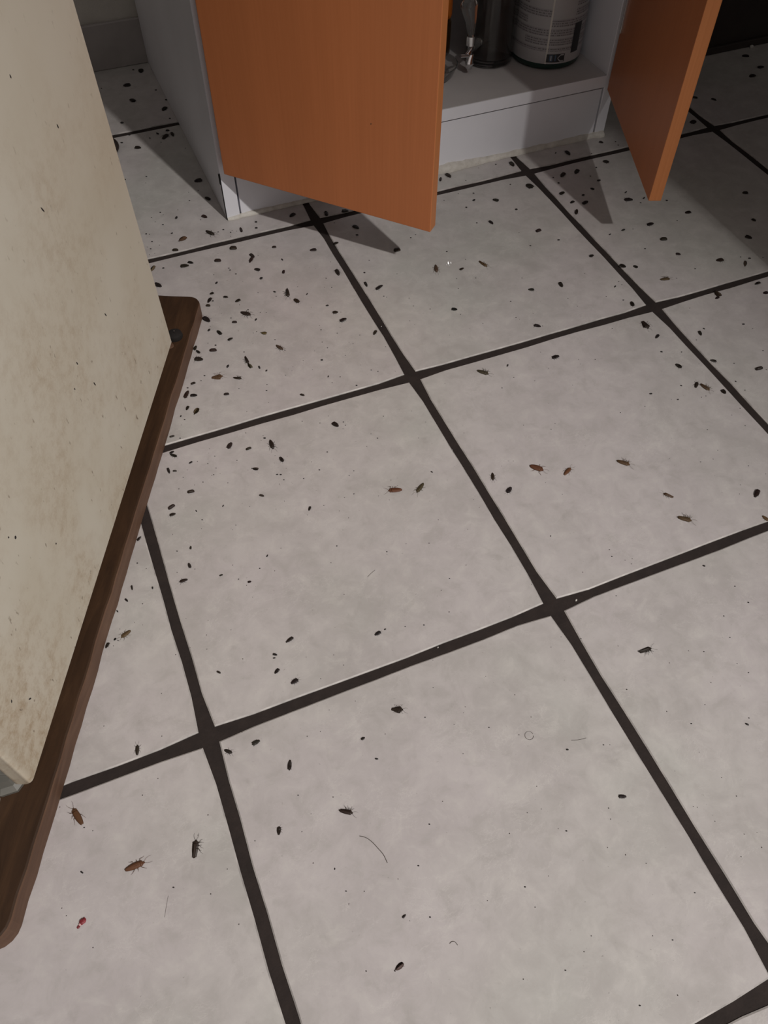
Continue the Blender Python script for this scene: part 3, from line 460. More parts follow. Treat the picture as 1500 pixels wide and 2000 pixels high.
textmask = t.math('MULTIPLY', t.math('MULTIPLY', rm, words), t.math('MULTIPLY', inpara, t.math('GREATER_THAN', Vv, .017)))
grey = t.math('MULTIPLY', t.math('MULTIPLY', inpara, t.math('GREATER_THAN', Vv, .017)), .42)
pc = t.ramp(t.noise(t.obj(), 20), ((.3, (.34, .33, .335, 1)), (.7, (.40, .39, .395, 1))))
pc = t.mix(grey, pc, (.20, .19, .20, 1)); pc = t.mix(t.math('MULTIPLY', textmask, .8), pc, (.06, .055, .06, 1))
t.color(pc); t.set(Roughness=.45); M['label'] = t.m
def wrap(r, u0, u1, v0, v1, n=60, a0=0.0):
    bm = bmesh.new(); uv = bm.loops.layers.uv.new('UVMap'); g = []
    for i in range(n + 1):
        u = u0 + (u1 - u0) * i / n; a = a0 + u / r
        g.append([(bm.verts.new((r * math.cos(a), r * math.sin(a), v)), u, v - v0) for v in (v0, v1)])
    for a, b in zip(g, g[1:]):
        f = bm.faces.new((a[0][0], b[0][0], b[1][0], a[1][0]))
        for lp, q in zip(f.loops, (a[0], b[0], b[1], a[1])): lp[uv].uv = (q[1], q[2])
    return bm
view_a = math.atan2(-.6186 - by, -.2918 - bx)       # side of the bottle that faces the room
aL = view_a + .06                                   # overlap seam of the label
smooth(part('label', wrap(br + .0005, -.165, .118, .010, .190, 80, aL), 'label', bot))
smooth(part('label_flap', wrap(br + .0009, -.0012, .0012, .010, .190, 2, aL), 'pale_plastic', bot))
pk = lambda nm, a, b, c, d, mt: part(nm, wrap(br + .0011, a, b, c, d, 6, aL), mt, bot)
M['ink'] = plain('black_ink', (.02, .021, .024, 1), .5); M['ink_blue'] = plain('blue_ink', (.06, .10, .16, 1), .5); M['paper'] = plain('label_paper', (.36, .35, .355, 1), .5)
pk('printed_block', .0005, .0275, .0125, .0235, 'ink')
for a, b, c, d, mt in ((.0045, .0095, .0140, .0225, 'ink_blue'), (.0062, .0080, .0150, .0215, 'paper'), (.0125, .0145, .0140, .0225, 'ink_blue')):
    part('printed_mark', wrap(br + .0014, a, b, c, d, 3, aL), mt, bot)
# arrow mark in the block: a pale chevron pointing to the seam
bm = bmesh.new()
for (u0, v0), (u1, v1) in (((.0165, .0180), (.0205, .0222)), ((.0165, .0180), (.0205, .0138)), ((.0205, .0222), (.0255, .0222)), ((.0205, .0138), (.0255, .0138))):
    q = []
    for (u, v, s) in ((u0, v0, -1), (u1, v1, -1), (u1, v1, 1), (u0, v0, 1)):
        a = aL + u / br; q.append(bm.verts.new(((br + .0014) * math.cos(a), (br + .0014) * math.sin(a), v + s * .0008)))
    bm.faces.new(q)
part('printed_mark', bm, 'paper', bot)
pk('printed_panel', .0375, .0520, .022, .062, 'ink')

# glass drinks dispenser with a tap
jx, jy, jr = .3330, .4880, .0345
jar = tag(empty('glass_jar', (jx, jy, bz)), 'clear glass drinks jar with a tap, beside the green bottle', 'jar')
smooth(part('body', lathe([(.0005, 0), (jr * .9, 0), (jr, .004), (jr, .215), (jr - .003, .217), (jr - .003, .012), (jr - .010, .007), (.0005, .0065)], 48, cap=False), 'glass', jar), 50)
smooth(part('lid', lathe([(.0005, .218), (jr + .002, .218), (jr + .002, .232), (jr - .004, .238), (.0005, .238)], 40, cap=False), 'steel', jar))
tx, ty = -.048, -.030
tap = smooth(part('tap', tube([(-.024, -.016, .036), (-.036, -.023, .036), (tx, ty, .036)], [.0055, .0062, .0068], 14), 'clear_plastic', jar))
smooth(part('spout', tube([(tx, ty, .040), (tx, ty, .028), (tx + .001, ty - .001, .016), (tx, ty - .001, .008)], [.0052, .0060, .0070, .0042], 14), 'chrome', tap))
smooth(part('collar', lathe([(.0005, .040), (.0066, .040), (.0066, .052), (.0005, .052)], 16, (tx, ty), cap=False), 'chrome', tap))
smooth(part('lever', tube([(tx, ty, .052), (tx - .002, ty, .070), (tx - .006, ty + .002, .092), (tx - .007, ty + .002, .098)], [.0045, .0075, .0125, .008], 16), 'clear_plastic', tap))
smooth(part('pin', tube([(tx - .006, ty - .010, .030), (tx - .022, ty - .014, .034)], [.0020, .0024], 10), 'chrome', tap))
# shallow glass dish, mostly hidden by the broad door
dish = tag(empty('glass_dish', (.2290, .4700, bz)), 'grey glass dish on the shelf half hidden behind the broad door', 'dish')
smooth(part('bowl', lathe([(.0005, 0), (.026, 0), (.034, .006), (.040, .020), (.0385, .0205), (.032, .008), (.024, .003), (.0005, .003)], 40, cap=False), 'clear_plastic', dish))
part('foot_ring', lathe([(.020, -.0002), (.0255, -.0002), (.0255, .0028), (.020, .0028), (.020, -.0002)], 32, cap=False), 'grey_plastic', dish)
# bottle with an orange collar behind the broad door
ob = tag(empty('spray_bottle', (.2660, .5350, bz)), 'orange-topped dark bottle peeping past the edge of the broad door', 'bottle')
smooth(part('body', lathe([(.001, 0), (.022, 0), (.023, .004), (.023, .045), (.020, .052), (.001, .053)], 32, cap=False), 'amber_plastic', ob))
smooth(part('cap', lathe([(.001, .053), (.0225, .053), (.0232, .056), (.0232, .100), (.018, .108), (.001, .109)], 32, cap=False), 'orange_plastic', ob))

# ------------------------------------------------------------------ white appliance on its wooden base board
AX, AY, RZ = -.21852, .14968, -math.atan2(.43646, .89972)
board = tag(empty('wooden_board', (AX, AY, 0), RZ), 'dark stained wooden base board under the cream appliance', 'board')
hb = .0215
rnd = random.Random(3)
poly = []
far, near, wd_ = .0605, -.6480, -.57
for k in range(7):                                   # rounded far corner
    a = PI / 2 * k / 6; poly.append((-.0150 + .0150 * math.cos(a), far - .0150 + .0150 * math.sin(a)))
for k in range(1, 26): poly.append((-.0150 + (wd_ + .015) * k / 25, far + rnd.uniform(-.0009, .0009)))
poly.append((wd_, near))
for k in range(6):
    a = -PI / 2 + PI / 2 * k / 5; poly.append((-.018 + .018 * math.cos(a), near + .018 + .018 * math.sin(a)))
for k in range(1, 40): poly.append((rnd.uniform(-.0006, .0006), near + .018 + (far - near - .033) * k / 40))
bm = prism(poly, .0004, hb, bev=.0022)
for f in bm.faces: f.material_index = 0 if f.normal.z > .9 else 1
part('plank', bm, ['board_top', 'board_side'], board)
k1 = smooth(part('bolt', lathe([(.0005, hb), (.0088, hb), (.0095, hb + .002), (.0086, hb + .0055), (.0062, hb + .0072), (.0005, hb + .0076)], 24, (-.0165, -.0145), cap=False), 'black_rubber', board))
k1['label'] = 'black round-headed bolt'
smooth(part('screw', lathe([(.0002, hb + .0073), (.0009, hb + .0073), (.0008, hb + .0080), (.0002, hb + .0082)], 10, (-.0165, -.0125), cap=False), 'steel', k1))
smooth(part('plug', lathe([(.0005, hb), (.0045, hb), (.0042, hb + .0012), (.0005, hb + .0015)], 14, (-.0190, -.0300), cap=False), 'board_side', board))

app = tag(empty('kitchen_appliance', (AX, AY, 0), RZ + .0047), 'big cream enamel appliance with brown grime down its side', 'appliance')
ax1, ay0, ay1 = -.0083, -.5440, -.0489
tilt = -.0125
def apart(name, bm, mt, ang=60):
    o = smooth(part(name, bm, mt, app), ang); o.rotation_euler = (0, tilt, 0); o.location = (ax1 - ax1 * math.cos(tilt) - .045 * math.sin(tilt), 0, .045 - .045 * math.cos(tilt) + ax1 * math.sin(tilt)); return o
def lipped(bm):
    ed = [e for e in bm.edges if all(v.co.y < ay0 + 1e-4 for v in e.verts)]
    bmesh.ops.bevel(bm, geom=ed, offset=.0066, segments=6, profile=.5, affect='EDGES'); return bm
case = apart('casing', lipped(box(ax1 - .014, ax1, ay0, ay1, .0450, .87)), 'enamel')
apart('casing', lipped(box(ax1 - .52, ax1 - .506, ay0, ay1, .0450, .87)), 'enamel')
apart('back_sheet', box(ax1 - .505, ax1 - .0145, ay1 - .012, ay1 - .001, .0470, .869), 'grey_plastic')
apart('top', box(ax1 - .520, ax1, ay0, ay1, .8705, .890, .004, 2), 'enamel')
apart('front_door', box(ax1 - .505, ax1 - .0150, ay0 + .002, ay0 + .040, .150, .868, .004, 2), 'enamel')
apart('toe_panel', box(ax1 - .505, ax1 - .0150, ay0 + .052, ay0 + .060, .0460, .149, .001, 1), 'black_rubber')
part('bottom_pan', box(ax1 - .500, ax1 - .016, ay0 + .010, ay1 - .014, .0362, .0380, .0005, 1), 'grey_plastic', app)
fm = None
for fx, fy in ((ax1 - .030, ay0 + .014), (ax1 - .47, ay0 + .014), (ax1 - .030, ay1 - .03), (ax1 - .47, ay1 - .03)):
    bmf = lathe([(.0005, hb + .0003), (.0160, hb + .0003), (.0165, hb + .004), (.0120, hb + .007), (.0105, .0362), (.0005, .0362)], 8 if fy < -.3 else 18, cap=False)
    part('foot', bmf, 'grey_plastic', app, loc=(fx, fy, 0))
smooth(part('drip_cap', lathe([(.0005, hb + .0003), (.0095, hb + .0003), (.0100, hb + .006), (.0070, hb + .011), (.0005, hb + .012)], 18, (ax1 - .040, ay0 - .0065), cap=False), 'pale_plastic', app))
# dried dark marks stuck on the side of the casing (world millimetres on that face)
sm = bmesh.new(); bmesh.ops.create_icosphere(sm, subdivisions=1, radius=1); smm = mesh(sm, 'stain', 'speck')
inv = (Matrix.Translation((AX, AY, 0)) @ Matrix.Rotation(RZ + .0047, 4, 'Z')).inverted()
for (x, y, z), L, wdt, rt in zip([(-405.5, -221.1, 188.4), (-317.4, -37.2, 314.1), (-301.5, -4.2, 187.2), (-328.3, -60.1, 163.4), (-288.4, 23.2, 340.9), (-306.8, -15.2, 397.1), (-334, -72, 199.4), (-391.2, -191.4, 132.7), (-407.8, -226.1, 196.3), (-439.3, -291.8, 91.2), (-444.9, -303.3, 116), (-342.1, -88.9, 188.9)],
                                 (1.6, 3.6, 2.9, 3.0, 2.2, 1.6, 2.2, 1.0, 1.0, 2.4, 1.5, 1.4), (1.4, .8, .8, .9, .9, .8, .8, .9, .8, .8, .8, .7), (0, .5, .45, .3, .3, .2, .25, 0, 0, .6, -.6, .4)):
    q = inv @ Vector((x / 1000, y / 1000, z / 1000))
    o = link('stain', smm, app, (ax1 + math.tan(tilt) * (q.z - .045), q.y, q.z)); o.scale = (.0004, wdt / 1000, L / 1000); o.rotation_euler = (rt, 0, 0)
# dark round saucer on the floor behind the appliance
dd = tag(empty('plastic_saucer', (-.2550, .6270, 0)), 'dark brown round saucer on the floor behind the cream appliance', 'saucer')
smooth(part('tray', lathe([(.0005, .0003), (.038, .0003), (.0405, .0030), (.0395, .0036), (.037, .0016), (.0005, .0016)], 40, cap=False), 'dark_disc', dd))
part('rim', lathe([(.0390, .0031), (.0410, .0031), (.0410, .0046), (.0390, .0046), (.0390, .0031)], 40, cap=False), 'dark_disc', dd)

# ------------------------------------------------------------------ insects
def ell(bm, c, r, seg=10, ring=6, top=1.0):
    vs = bmesh.ops.create_uvsphere(bm, u_segments=seg, v_segments=ring, radius=1)['verts']
    for v in vs: v.co = Vector((c[0] + v.co.x * r[0], c[1] + v.co.y * r[1], c[2] + v.co.z * r[2]))
    return vs
def body_mesh(prof, nseg, name, mat='chitin', legs=None, zf=.30):
    """prof: list of (x, half width); cross-section flattened, overlapping plates along the back"""
    bm = bmesh.new(); rings = []; n = 12
    for i, (x, hw) in enumerate(prof):
        z0 = zf * hw * 1.5
        rings.append([bm.verts.new((x, hw * math.cos(2 * PI * k / n), max(.012, hw * zf + z0 * .0 + hw * zf * 1.25 * math.sin(2 * PI * k / n) + .012))) for k in range(n)])
    for a, b in zip(rings, rings[1:]):
        for k in range(n): bm.faces.new((a[k], b[k], b[(k + 1) % n], a[(k + 1) % n]))
    bm.faces.new(rings[0]); bm.faces.new(rings[-1][::-1])
    if legs:
        for pts, r in legs: tube(pts, r, 4, bm)
    bmesh.ops.recalc_face_normals(bm, faces=bm.faces[:])
    me = mesh(bm, name, mat)
    for p in me.polygons: p.use_smooth = True
    me.set_sharp_from_angle(angle=math.radians(50)); return me
def plated(w, n=9, head=.09):
    """outline of a nymph: head, broad thorax plates, tapering abdomen with stepped plates"""
    out = [(.50, .02), (.485, head * .8), (.44, head), (.415, head * .85)]
    for i in range(n):
        f = i / (n - 1); x0 = .41 - .86 * i / n; x1 = .41 - .86 * (i + 1) / n
        hw = w * (1 - .9 * (f - .38) ** 2 * (1.0 if f < .38 else 1.35)); out += [(x0, hw * .93), (x1 + .012, hw)]
    out += [(-.47, w * .38), (-.50, w * .12)]
    return out
def legset(spread, zr=.03, r=.012, ants=True, seed=0):
    rd = random.Random(seed); L = []
    for s in (-1, 1):
        for x, a in ((.24, .55), (.10, 0.0), (-.04, -.6)):
            q = rd.uniform(.75, 1.15) * spread
            p0 = (x, s * .10, .05); p1 = (x + .12 * a, s * (.18 + .10 * q), .10 * zr / .03); p2 = (x + .34 * a, s * (.20 + .26 * q), .012)
            L.append(([p0, p1, p2], [r * 1.4, r, r * .5]))
        if ants: L.append(([(.47, s * .03, .05), (.62, s * (.10 + rd.uniform(0, .06)), .05), (.80, s * (.16 + rd.uniform(-.05, .12)), .015)], [r * .6, r * .45, r * .3]))
    return L
NY = [body_mesh(plated(.25, 8), 8, 'cockroach_nymph', legs=legset(.55, seed=1)),
      body_mesh(plated(.25, 9), 9, 'cockroach_nymph', legs=legset(.25, ants=False, seed=2)),
      body_mesh(plated(.25, 8, .12), 8, 'cockroach_nymph', legs=legset(.8, seed=5)[:5]),
      body_mesh(plated(.25, 7, .07), 7, 'cockroach_nymph', legs=legset(.35, ants=False, seed=9)[:4])]
# egg case: ridged purse with a keel
def egg():
    bm = bmesh.new(); rings = []; n = 10; K = 19
    for i in range(K):
        f = i / (K - 1); x = .5 - f; e = (1 - abs(2 * f - 1) ** 4) ** .5 if 0 < f < 1 else .15
        hw = .25 * max(e, .2) * (1.0 if i % 2 else .965); hz = .17 * max(e, .25) * (1.0 if i % 2 else .965); ring = []
        for k in range(n):
            a = 2 * PI * k / n; y = hw * math.cos(a); z = hz + hz * math.sin(a)
            if k == 2 or k == 3: z += .02
            ring.append(bm.verts.new((x, y, z)))
        rings.append(ring)
    for a, b in zip(rings, rings[1:]):
        for k in range(n): bm.faces.new((a[k], b[k], b[(k + 1) % n], a[(k + 1) % n]))
    bm.faces.new(rings[0]); bm.faces.new(rings[-1][::-1]); bmesh.ops.recalc_face_normals(bm, faces=bm.faces[:])
    return mesh(bm, 'egg_case', 'chitin')
EGG = egg()
# loose wing shell / shed skin: thin domed leaf with ragged end
def shell(seed):
    rd = random.Random(seed); bm = bmesh.new(); g = []; nx, ny = 12, 7
    for i in range(nx + 1):
        f = i / nx; x = .5 - f; hw = .25 * math.sin(PI * min(1, .12 + f * .98)) ** .55 if f < .95 else .10 + rd.uniform(0, .05)
        row_ = []
        for k in range(ny):
            q = -1 + 2 * k / (ny - 1); z = .03 + .13 * (1 - q * q) * (1 - abs(2 * f - 1) ** 3 * .7) + rd.uniform(-.008, .008)
            row_.append(bm.verts.new((x + (rd.uniform(-.03, .03) if i in (0, nx) else 0), q * hw, z)))
        g.append(row_)
    for a, b in zip(g, g[1:]):
        for k in range(ny - 1): bm.faces.new((a[k], b[k], b[k + 1], a[k + 1]))
    r = bmesh.ops.solidify(bm, geom=bm.faces[:], thickness=.012)
    for p in legset(.5, seed=seed)[:2]: tube(p[0], p[1], 4, bm)
    me = mesh(bm, 'shed_skin', 'wing')
    for p in me.polygons: p.use_smooth = True
    return me
SH = [shell(1), shell(4), shell(8)]
# adult: body with separate wings, legs and feelers
AB = body_mesh([(.49, .02), (.475, .055), (.44, .07), (.415, .06), (.40, .10), (.37, .145), (.33, .165), (.29, .165), (.27, .15)] +
               [p for i in range(8) for p in ((.265 - .085 * i, (.165 - .0009 * i * i) * .94), (.265 - .085 * (i + 1) + .012, .165 - .0010 * i * i))] + [(-.43, .08), (-.45, .03)], 8, 'cockroach')
def wing_mesh(s):
    bm = bmesh.new(); g = []; nx, ny = 12, 5
    for i in range(nx + 1):
        f = i / nx; x = .275 - .775 * f; outer = .185 * (math.sin(PI * (.30 + .62 * f)) ** .6) * (1 if f < .93 else .8); row_ = []
        for k in range(ny):
            q = k / (ny - 1); y = -.015 + (outer + .015) * q; z = .145 - .075 * q * q - .05 * f * f + .006 * s
            row_.append(bm.verts.new((x, s * y, z)))
        g.append(row_)
    for a, b in zip(g, g[1:]):
        for k in range(ny - 1): bm.faces.new((a[k], b[k], b[k + 1], a[k + 1]))
    bmesh.ops.recalc_face_normals(bm, faces=bm.faces[:]); bmesh.ops.solidify(bm, geom=bm.faces[:], thickness=.008)
    me = mesh(bm, 'wing', 'wing')
    for p in me.polygons: p.use_smooth = True
    return me
WG = {-1: wing_mesh(-1), 1: wing_mesh(1)}
def leg_m(pts): return mesh(tube(pts, [.017, .013, .008, .004][:len(pts)], 5), 'leg', 'chitin')
def ant_m(s, c):
    return mesh(tube([(.47, s * .03, .06), (.60, s * (.08 + c), .07), (.74, s * (.10 + 1.6 * c), .05), (.86, s * (.07 + 2.2 * c), .015)], [.007, .006, .005, .0035], 4), 'antenna', 'chitin')
ANT = {(s, j): ant_m(s, c) for s in (-1, 1) for j, c in enumerate((.02, .08))}
LEGS = {'p': [], 'u': [], 's': []}
for s in (-1, 1):
    for x, a in ((.26, .8), (.14, -.15), (.0, -.9)):
        LEGS['p'].append(leg_m([(x, s * .10, .05), (x + .07 * a, s * .24, .10), (x + .22 * a, s * .31, .012), (x + .33 * a, s * .36, .008)]))
        # on its back: legs rise from the belly and fold inward
        LEGS['u'].append(leg_m([(x, s * .06, .10), (x + .06 * a, s * .17, .26), (x + .15 * a, s * .27, .20), (x + .28 * a, s * .33, .10)]))
        # on its side: all six reach to +y
        LEGS['s'].append(leg_m([(x, .07, .09 + .03 * s), (x + .05 * a + .02, .22, .10 + .03 * s), (x + .16 * a - .05 * s, .27 + .04 * s, .05), (x + .20 * a - .09 * s, .38 + .05 * s, .010)]))

TCOL = {}
DK = [(.011, .008, .007), (.015, .010, .008), (.022, .015, .012), (.014, .011, .010)]
def tile_name(x, y):
    X, Y = math.floor(x / 330.0), math.floor(y / 330.0)
    base = {(0, 0): 'tile under broad door', (1, 0): 'tile under edge-on door', (-1, 0): 'tile at board tip', (-1, 1): 'tile beside cabinet flank',
            (-1, 2): 'back tile beside cabinet', (0, 1): 'tile at kickboard foot', (1, 1): 'tile at edge-on hinge', (2, 0): 'shaded tile past doors', (2, 1): 'darkest tile past doors'}
    if (X, Y) in base: return base[(X, Y)]
    first = -2
    return '%s tile of %s row' % (['board-edge', 'second', 'third', 'fourth', 'fifth', 'sixth'][max(0, min(5, X - first))], {-1: 'second', -2: 'third', -3: 'fourth'}.get(Y, 'last'))
def zone(x, y):
    fx, fy = (x / 330.0) % 1, (y / 330.0) % 1
    a = 'board-side' if fx < .36 else ('door-side' if fx > .66 else '')
    b = 'cabinet' if fy > .66 else ('viewer' if fy < .34 else '')
    if a and b: return '%s %s corner' % (a, b)
    if a: return '%s middle' % a
    return ('%s-side edge' % b) if b else 'centre'
ORD = ['first', 'second', 'third', 'fourth', 'fifth', 'sixth', 'seventh', 'eighth', 'ninth', 'tenth', 'eleventh', 'twelfth', 'thirteenth', 'fourteenth', 'fifteenth']
NAMES = {'N': ('cockroach_nymph', 'cockroach', 'dark wingless nymph'), 'O': ('egg_case', 'egg case', 'brown ridged egg case'), 'H': ('shed_skin', 'insect skin', 'pale dry wing shell'),
         'D': ('cockroach', 'cockroach', 'blackish winged cockroach'), 'T': ('cockroach', 'cockroach', 'olive tan cockroach'), 'R': ('cockroach', 'cockroach', 'reddish brown cockroach')}
groups = {}
for i, b in enumerate(BUGS):
    groups.setdefault((b[0], zone(b[1], b[2]), tile_name(b[1], b[2])), []).append(i)
LABEL = {}
for (k, z, tn), idx in groups.items():
    idx.sort(key=lambda i: BUGS[i][1])
    for n_, i in enumerate(idx):
        s = '%s, %s of %s' % (NAMES[k][2], z, tn)
        if len(idx) > 1: s += ', %s from board' % ORD[n_]
        LABEL[i] = s
GRP = {'N': 'dead nymphs on the tiles', 'O': 'egg cases on the tiles', 'H': 'dry wing shells on the tiles', 'D': 'dead blackish cockroaches', 'T': 'dead tan cockroaches', 'R': 'dead reddish cockroaches'}
rnd = random.Random(11)
for i, (k, x, y, yaw, L, wr, ps, arg) in enumerate(BUGS):
    nm, cat, _ = NAMES[k]; L /= 1000; a = math.radians(yaw); j = lambda c, v=.18: tuple(q * rnd.uniform(1 - v, 1 + v) for q in c) + (1,)
    x /= 1000; y /= 1000
    if k in 'NOH':
        me = rnd.choice(NY) if k == 'N' else (EGG if k == 'O' else rnd.choice(SH))
        o = link(nm, me, None, (x, y, .0001), a)
        if k == 'N' and rnd.random() < .5: o.rotation_euler[2] += PI
        h = rnd.uniform(.9, 1.25) if k == 'N' else 1.0
        o.scale = (L, L * wr / .5, L * h * min(1.0, wr / .5 + .15))
        o.color = j(rnd.choice(DK)) if k == 'N' else (j((.020, .013, .0095)) if k == 'O' else j(rnd.choice([(.13, .105, .07), (.10, .08, .062), (.16, .11, .06)])))
        tag(o, LABEL[i], cat, GRP[k]); continue
    col = {'D': rnd.choice([(.018, .012, .009), (.026, .017, .012)]), 'T': rnd.choice([(.080, .052, .029), (.10, .060, .030), (.066, .046, .029)]), 'R': (.112, .046, .022)}[k]
    o = link(nm, AB, None, (x, y, .0001), a); L *= 1.03; ys = min(1.25, max(.8, wr / .42))
    o.scale = (L, L * ys, L); o.color = j(col, .1); tag(o, LABEL[i], cat, GRP[k])
    wc = tuple(c * 1.15 for c in o.color[:3]) + (1,); lc = tuple(c * .8 for c in o.color[:3]) + (1,)
    legs = LEGS[ps]
    if ps == 'u':
        for s in (-1, 1):
            g_ = link('wing', WG[s], o, (.02, s * .05, -.03)); g_.scale = (1, 1, .35); g_.rotation_euler = (0, 0, s * .18); g_.color = wc
    elif ps == 's':
        if arg < 0: o.scale = (L, -L * ys, L)
        g_ = link('wing', WG[-1], o, (0, .03, .02)); g_.rotation_euler = (.12, 0, 0); g_.color = wc
        g_ = link('wing', WG[1], o, (.0, -.07, .035)); g_.rotation_euler = (-.1, 0, 0); g_.scale = (1, .85, 1); g_.color = wc
    else:
        for s in (-1, 1): g_ = link('wing', WG[s], o, (0, 0, 0)); g_.color = wc
    for q, lm in enumerate(legs):
        if ps == 'p' and rnd.random() < .25: continue
        g_ = link('leg', lm, o); g_.color = lc
        if ps != 's': g_.rotation_euler = (0, 0, rnd.uniform(-.06, .06))
    for s in (-1, 1): g_ = link('antenna', ANT[(s, rnd.randrange(2))], o); g_.color = lc

# droppings: the 300 largest one by one, the finest dust as one object
dm = []
for q in range(4):
    bm = bmesh.new(); bmesh.ops.create_icosphere(bm, subdivisions=1, radius=.5); rd = random.Random(q)
    for v in bm.verts: v.co = Vector((v.co.x * rd.uniform(.85, 1.1), v.co.y * rd.uniform(.8, 1.1), max(0, .26 + v.co.z * .55)))
    bmesh.ops.remove_doubles(bm, verts=bm.verts[:], dist=.001); dm.append(mesh(bm, 'dropping', 'speck'))
for (x, y, yaw, L, wr) in DROPS:
    o = link('dropping', rnd.choice(dm), None, (x / 1000, y / 1000, 0), math.radians(yaw)); l = L / 1000 * (.82 if L < 2.6 else .95)
    o.scale = (l, l * min(wr, rnd.uniform(.55, .9)), l * min(.7, wr + .1))
    tn = tile_name(x, y); tag(o, 'tiny dark dropping lying on the ' + tn, 'dropping', 'droppings on the ' + tn)
bm = bmesh.new()
for (x, y, L) in SPECKS:
    r = L / 2000 * .72; c = Vector((x / 1000, y / 1000, 0)); k = 5; top = bm.verts.new(c + Vector((0, 0, r * .7)))
    ring = [bm.verts.new(c + Vector((r * rnd.uniform(.7, 1.2) * math.cos(2 * PI * q / k), r * rnd.uniform(.7, 1.2) * math.sin(2 * PI * q / k), .00005))) for q in range(k)]
    for q in range(k): bm.faces.new((ring[q], ring[(q + 1) % k], top))
o = part('grime_specks', bm, 'grime'); o['kind'] = 'stuff'; o['label'] = 'fine dark specks scattered over the pale floor tiles'; o['category'] = 'specks'

# ------------------------------------------------------------------ hairs, scraps, glint shards
def hair(pts, label, r=.00022):
    pts = [Vector((x / 1000, y / 1000, .0003)) for x, y in pts]; fine = []
    for i in range(len(pts) - 1):
        p0, p1, p2, p3 = pts[max(i - 1, 0)], pts[i], pts[i + 1], pts[min(i + 2, len(pts) - 1)]
        for k in range(5):
            t_ = k / 5; fine.append(.5 * ((2 * p1) + (p2 - p0) * t_ + (2 * p0 - 5 * p1 + 4 * p2 - p3) * t_ ** 2 + (3 * p1 - p0 - 3 * p2 + p3) * t_ ** 3))
    fine.append(pts[-1]); tag(smooth(part('hair', tube(fine, r, 5), 'hair')), label, 'hair')
hair([(-242, -452.6), (-238, -455.4), (-234.7, -460.2), (-232.1, -466.5), (-230, -472.4), (-229.5, -478.9)], 'long curved grey hair on the second tile of the third row', .00026)
hair([(-80.8 + 3.6 * math.cos(q * .42), -431.2 + 3.6 * math.sin(q * .42)) for q in range(15)], 'hair curled into a small ring on the second tile of third row', .00015)
hair([(-389.8, -438.2), (-392.3, -443.5), (-395.7, -451.5)], 'short straight hair between two cockroaches on the board-edge tile of third row', .0001)
hair([(-208.8, -547), (-206.8, -546.4), (-204.8, -547.4), (-203.9, -550.1)], 'short arched hair closest to the viewer, second tile of third row', .0002)
hair([(-50, -448.1), (-44.1, -450.2), (-37.6, -451.2)], 'thin straight hair beside the ring-shaped hair', .00015)
hair([(-148.6, -234.2), (-143.9, -231.7), (-139.1, -229.7)], 'faint short hair on the second tile of the second row', .00016)
rs = tag(empty('foil_scrap', (-.4529, -.4322, 0), .55), 'small crumpled red foil scrap on the tile closest to board end', 'scrap')
bm = bmesh.new(); bmesh.ops.create_icosphere(bm, subdivisions=2, radius=1)
for v in bm.verts:
    v.co += Vector((noise.noise(v.co * 2.1), noise.noise(v.co * 2.3 + Vector((4, 0, 0))), noise.noise(v.co * 2.7))) * .35
    v.co = Vector((v.co.x * .0027 + .0013, v.co.y * .0021, max(.0001, .0011 + v.co.z * .0011)))
part('foil', bm, 'red', rs)
bm = bmesh.new(); bmesh.ops.create_icosphere(bm, subdivisions=1, radius=1)
for v in bm.verts: v.co = Vector((v.co.x * .0016 - .0030, v.co.y * .0012 - .0003, max(.0001, .0006 + v.co.z * .0006)))
part('foil_tip', bm, 'red', rs)
bm = bmesh.new(); bmesh.ops.create_icosphere(bm, subdivisions=1, radius=1)
for v in bm.verts: v.co = Vector((v.co.x * .0009 - .0014, v.co.y * .0011 - .0002, max(.0001, .0014 + v.co.z * .0004)))
part('foil_backing', bm, 'pink', rs)
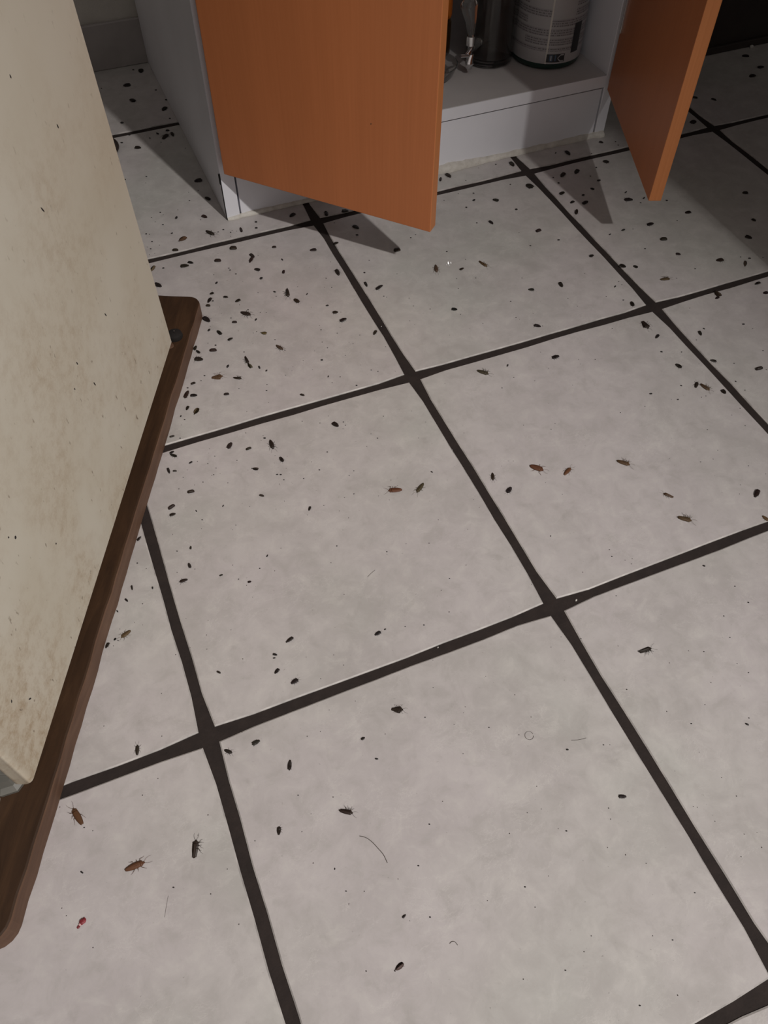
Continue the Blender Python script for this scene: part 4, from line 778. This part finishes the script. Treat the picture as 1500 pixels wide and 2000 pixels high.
for (x, y, r, lb) in ((23.6, -331.4, 1.5, 'white chip lying in the grout crossing below the third tile'), (.4, 95.2, .9, 'pale chip in the grout between board-tip tile and broad-door tile'),
                      (-5.1, -118.8, 1.1, 'pale chip in the long grout line of the second row'), (-117, -326.8, .9, 'pale chip in the grout under the second row'),
                      (888.5, 534, 6.0, 'pale scrap on the dark floor before the black unit')):
    bm = bmesh.new(); bmesh.ops.create_icosphere(bm, subdivisions=1, radius=1); q = 0 if r > 5 else -.0016
    for v in bm.verts: v.co = Vector((v.co.x * r * (1 + .3 * noise.noise(v.co * 3)), v.co.y * r * .6, max(0, .35 * r + v.co.z * r * .5))) / 1000
    tag(part('paint_chip', bm, 'chip', loc=(x / 1000, y / 1000, q), rz=.7), lb, 'chip')
M['silver'] = plain('glint_silver', (.86, .86, .86, 1), .36, .03, 30, Metallic=1.0)
for n_, (x, y, hgt, wdt, tilt_, yw) in enumerate(((127.9, 174.6, 3.2, 1.3, .80, -.18), (131.4, 174.0, 2.6, .9, .84, -.12), (124.6, 172.6, 1.5, 1.2, .72, .15), (127.2, 170.8, 1.2, 1.0, .95, -.35))):  # added shards, tilted to mirror the lamp as a glint on the floor
    bm = bmesh.new(); nx = 3
    rows_ = [[bm.verts.new(((q / nx - .5) * wdt / 1000 * (1 - .35 * abs(k - 1)), .000012 * math.sin(q * 2.1 + n_), k / 3 * hgt / 1000)) for q in range(nx + 1)] for k in range(4)]
    for a_, b_ in zip(rows_, rows_[1:]):
        for q in range(nx): bm.faces.new((a_[q], a_[q + 1], b_[q + 1], b_[q]))
    bmesh.ops.solidify(bm, geom=bm.faces[:], thickness=.00012)
    bmesh.ops.rotate(bm, verts=bm.verts[:], cent=(0, 0, 0), matrix=Matrix.Rotation(-tilt_, 3, 'X'))
    mn = min(v.co.z for v in bm.verts)
    for v in bm.verts: v.co.z -= mn
    tag(part('glint_shard', bm, 'silver', loc=(x / 1000, y / 1000, 0), rz=yw), '%s silver shard added as a glint on the tile under broad door' % ['brightest upright', 'slim upright', 'low tilted', 'smallest flat'][n_], 'foil fleck', 'added glint shards under the broad door')
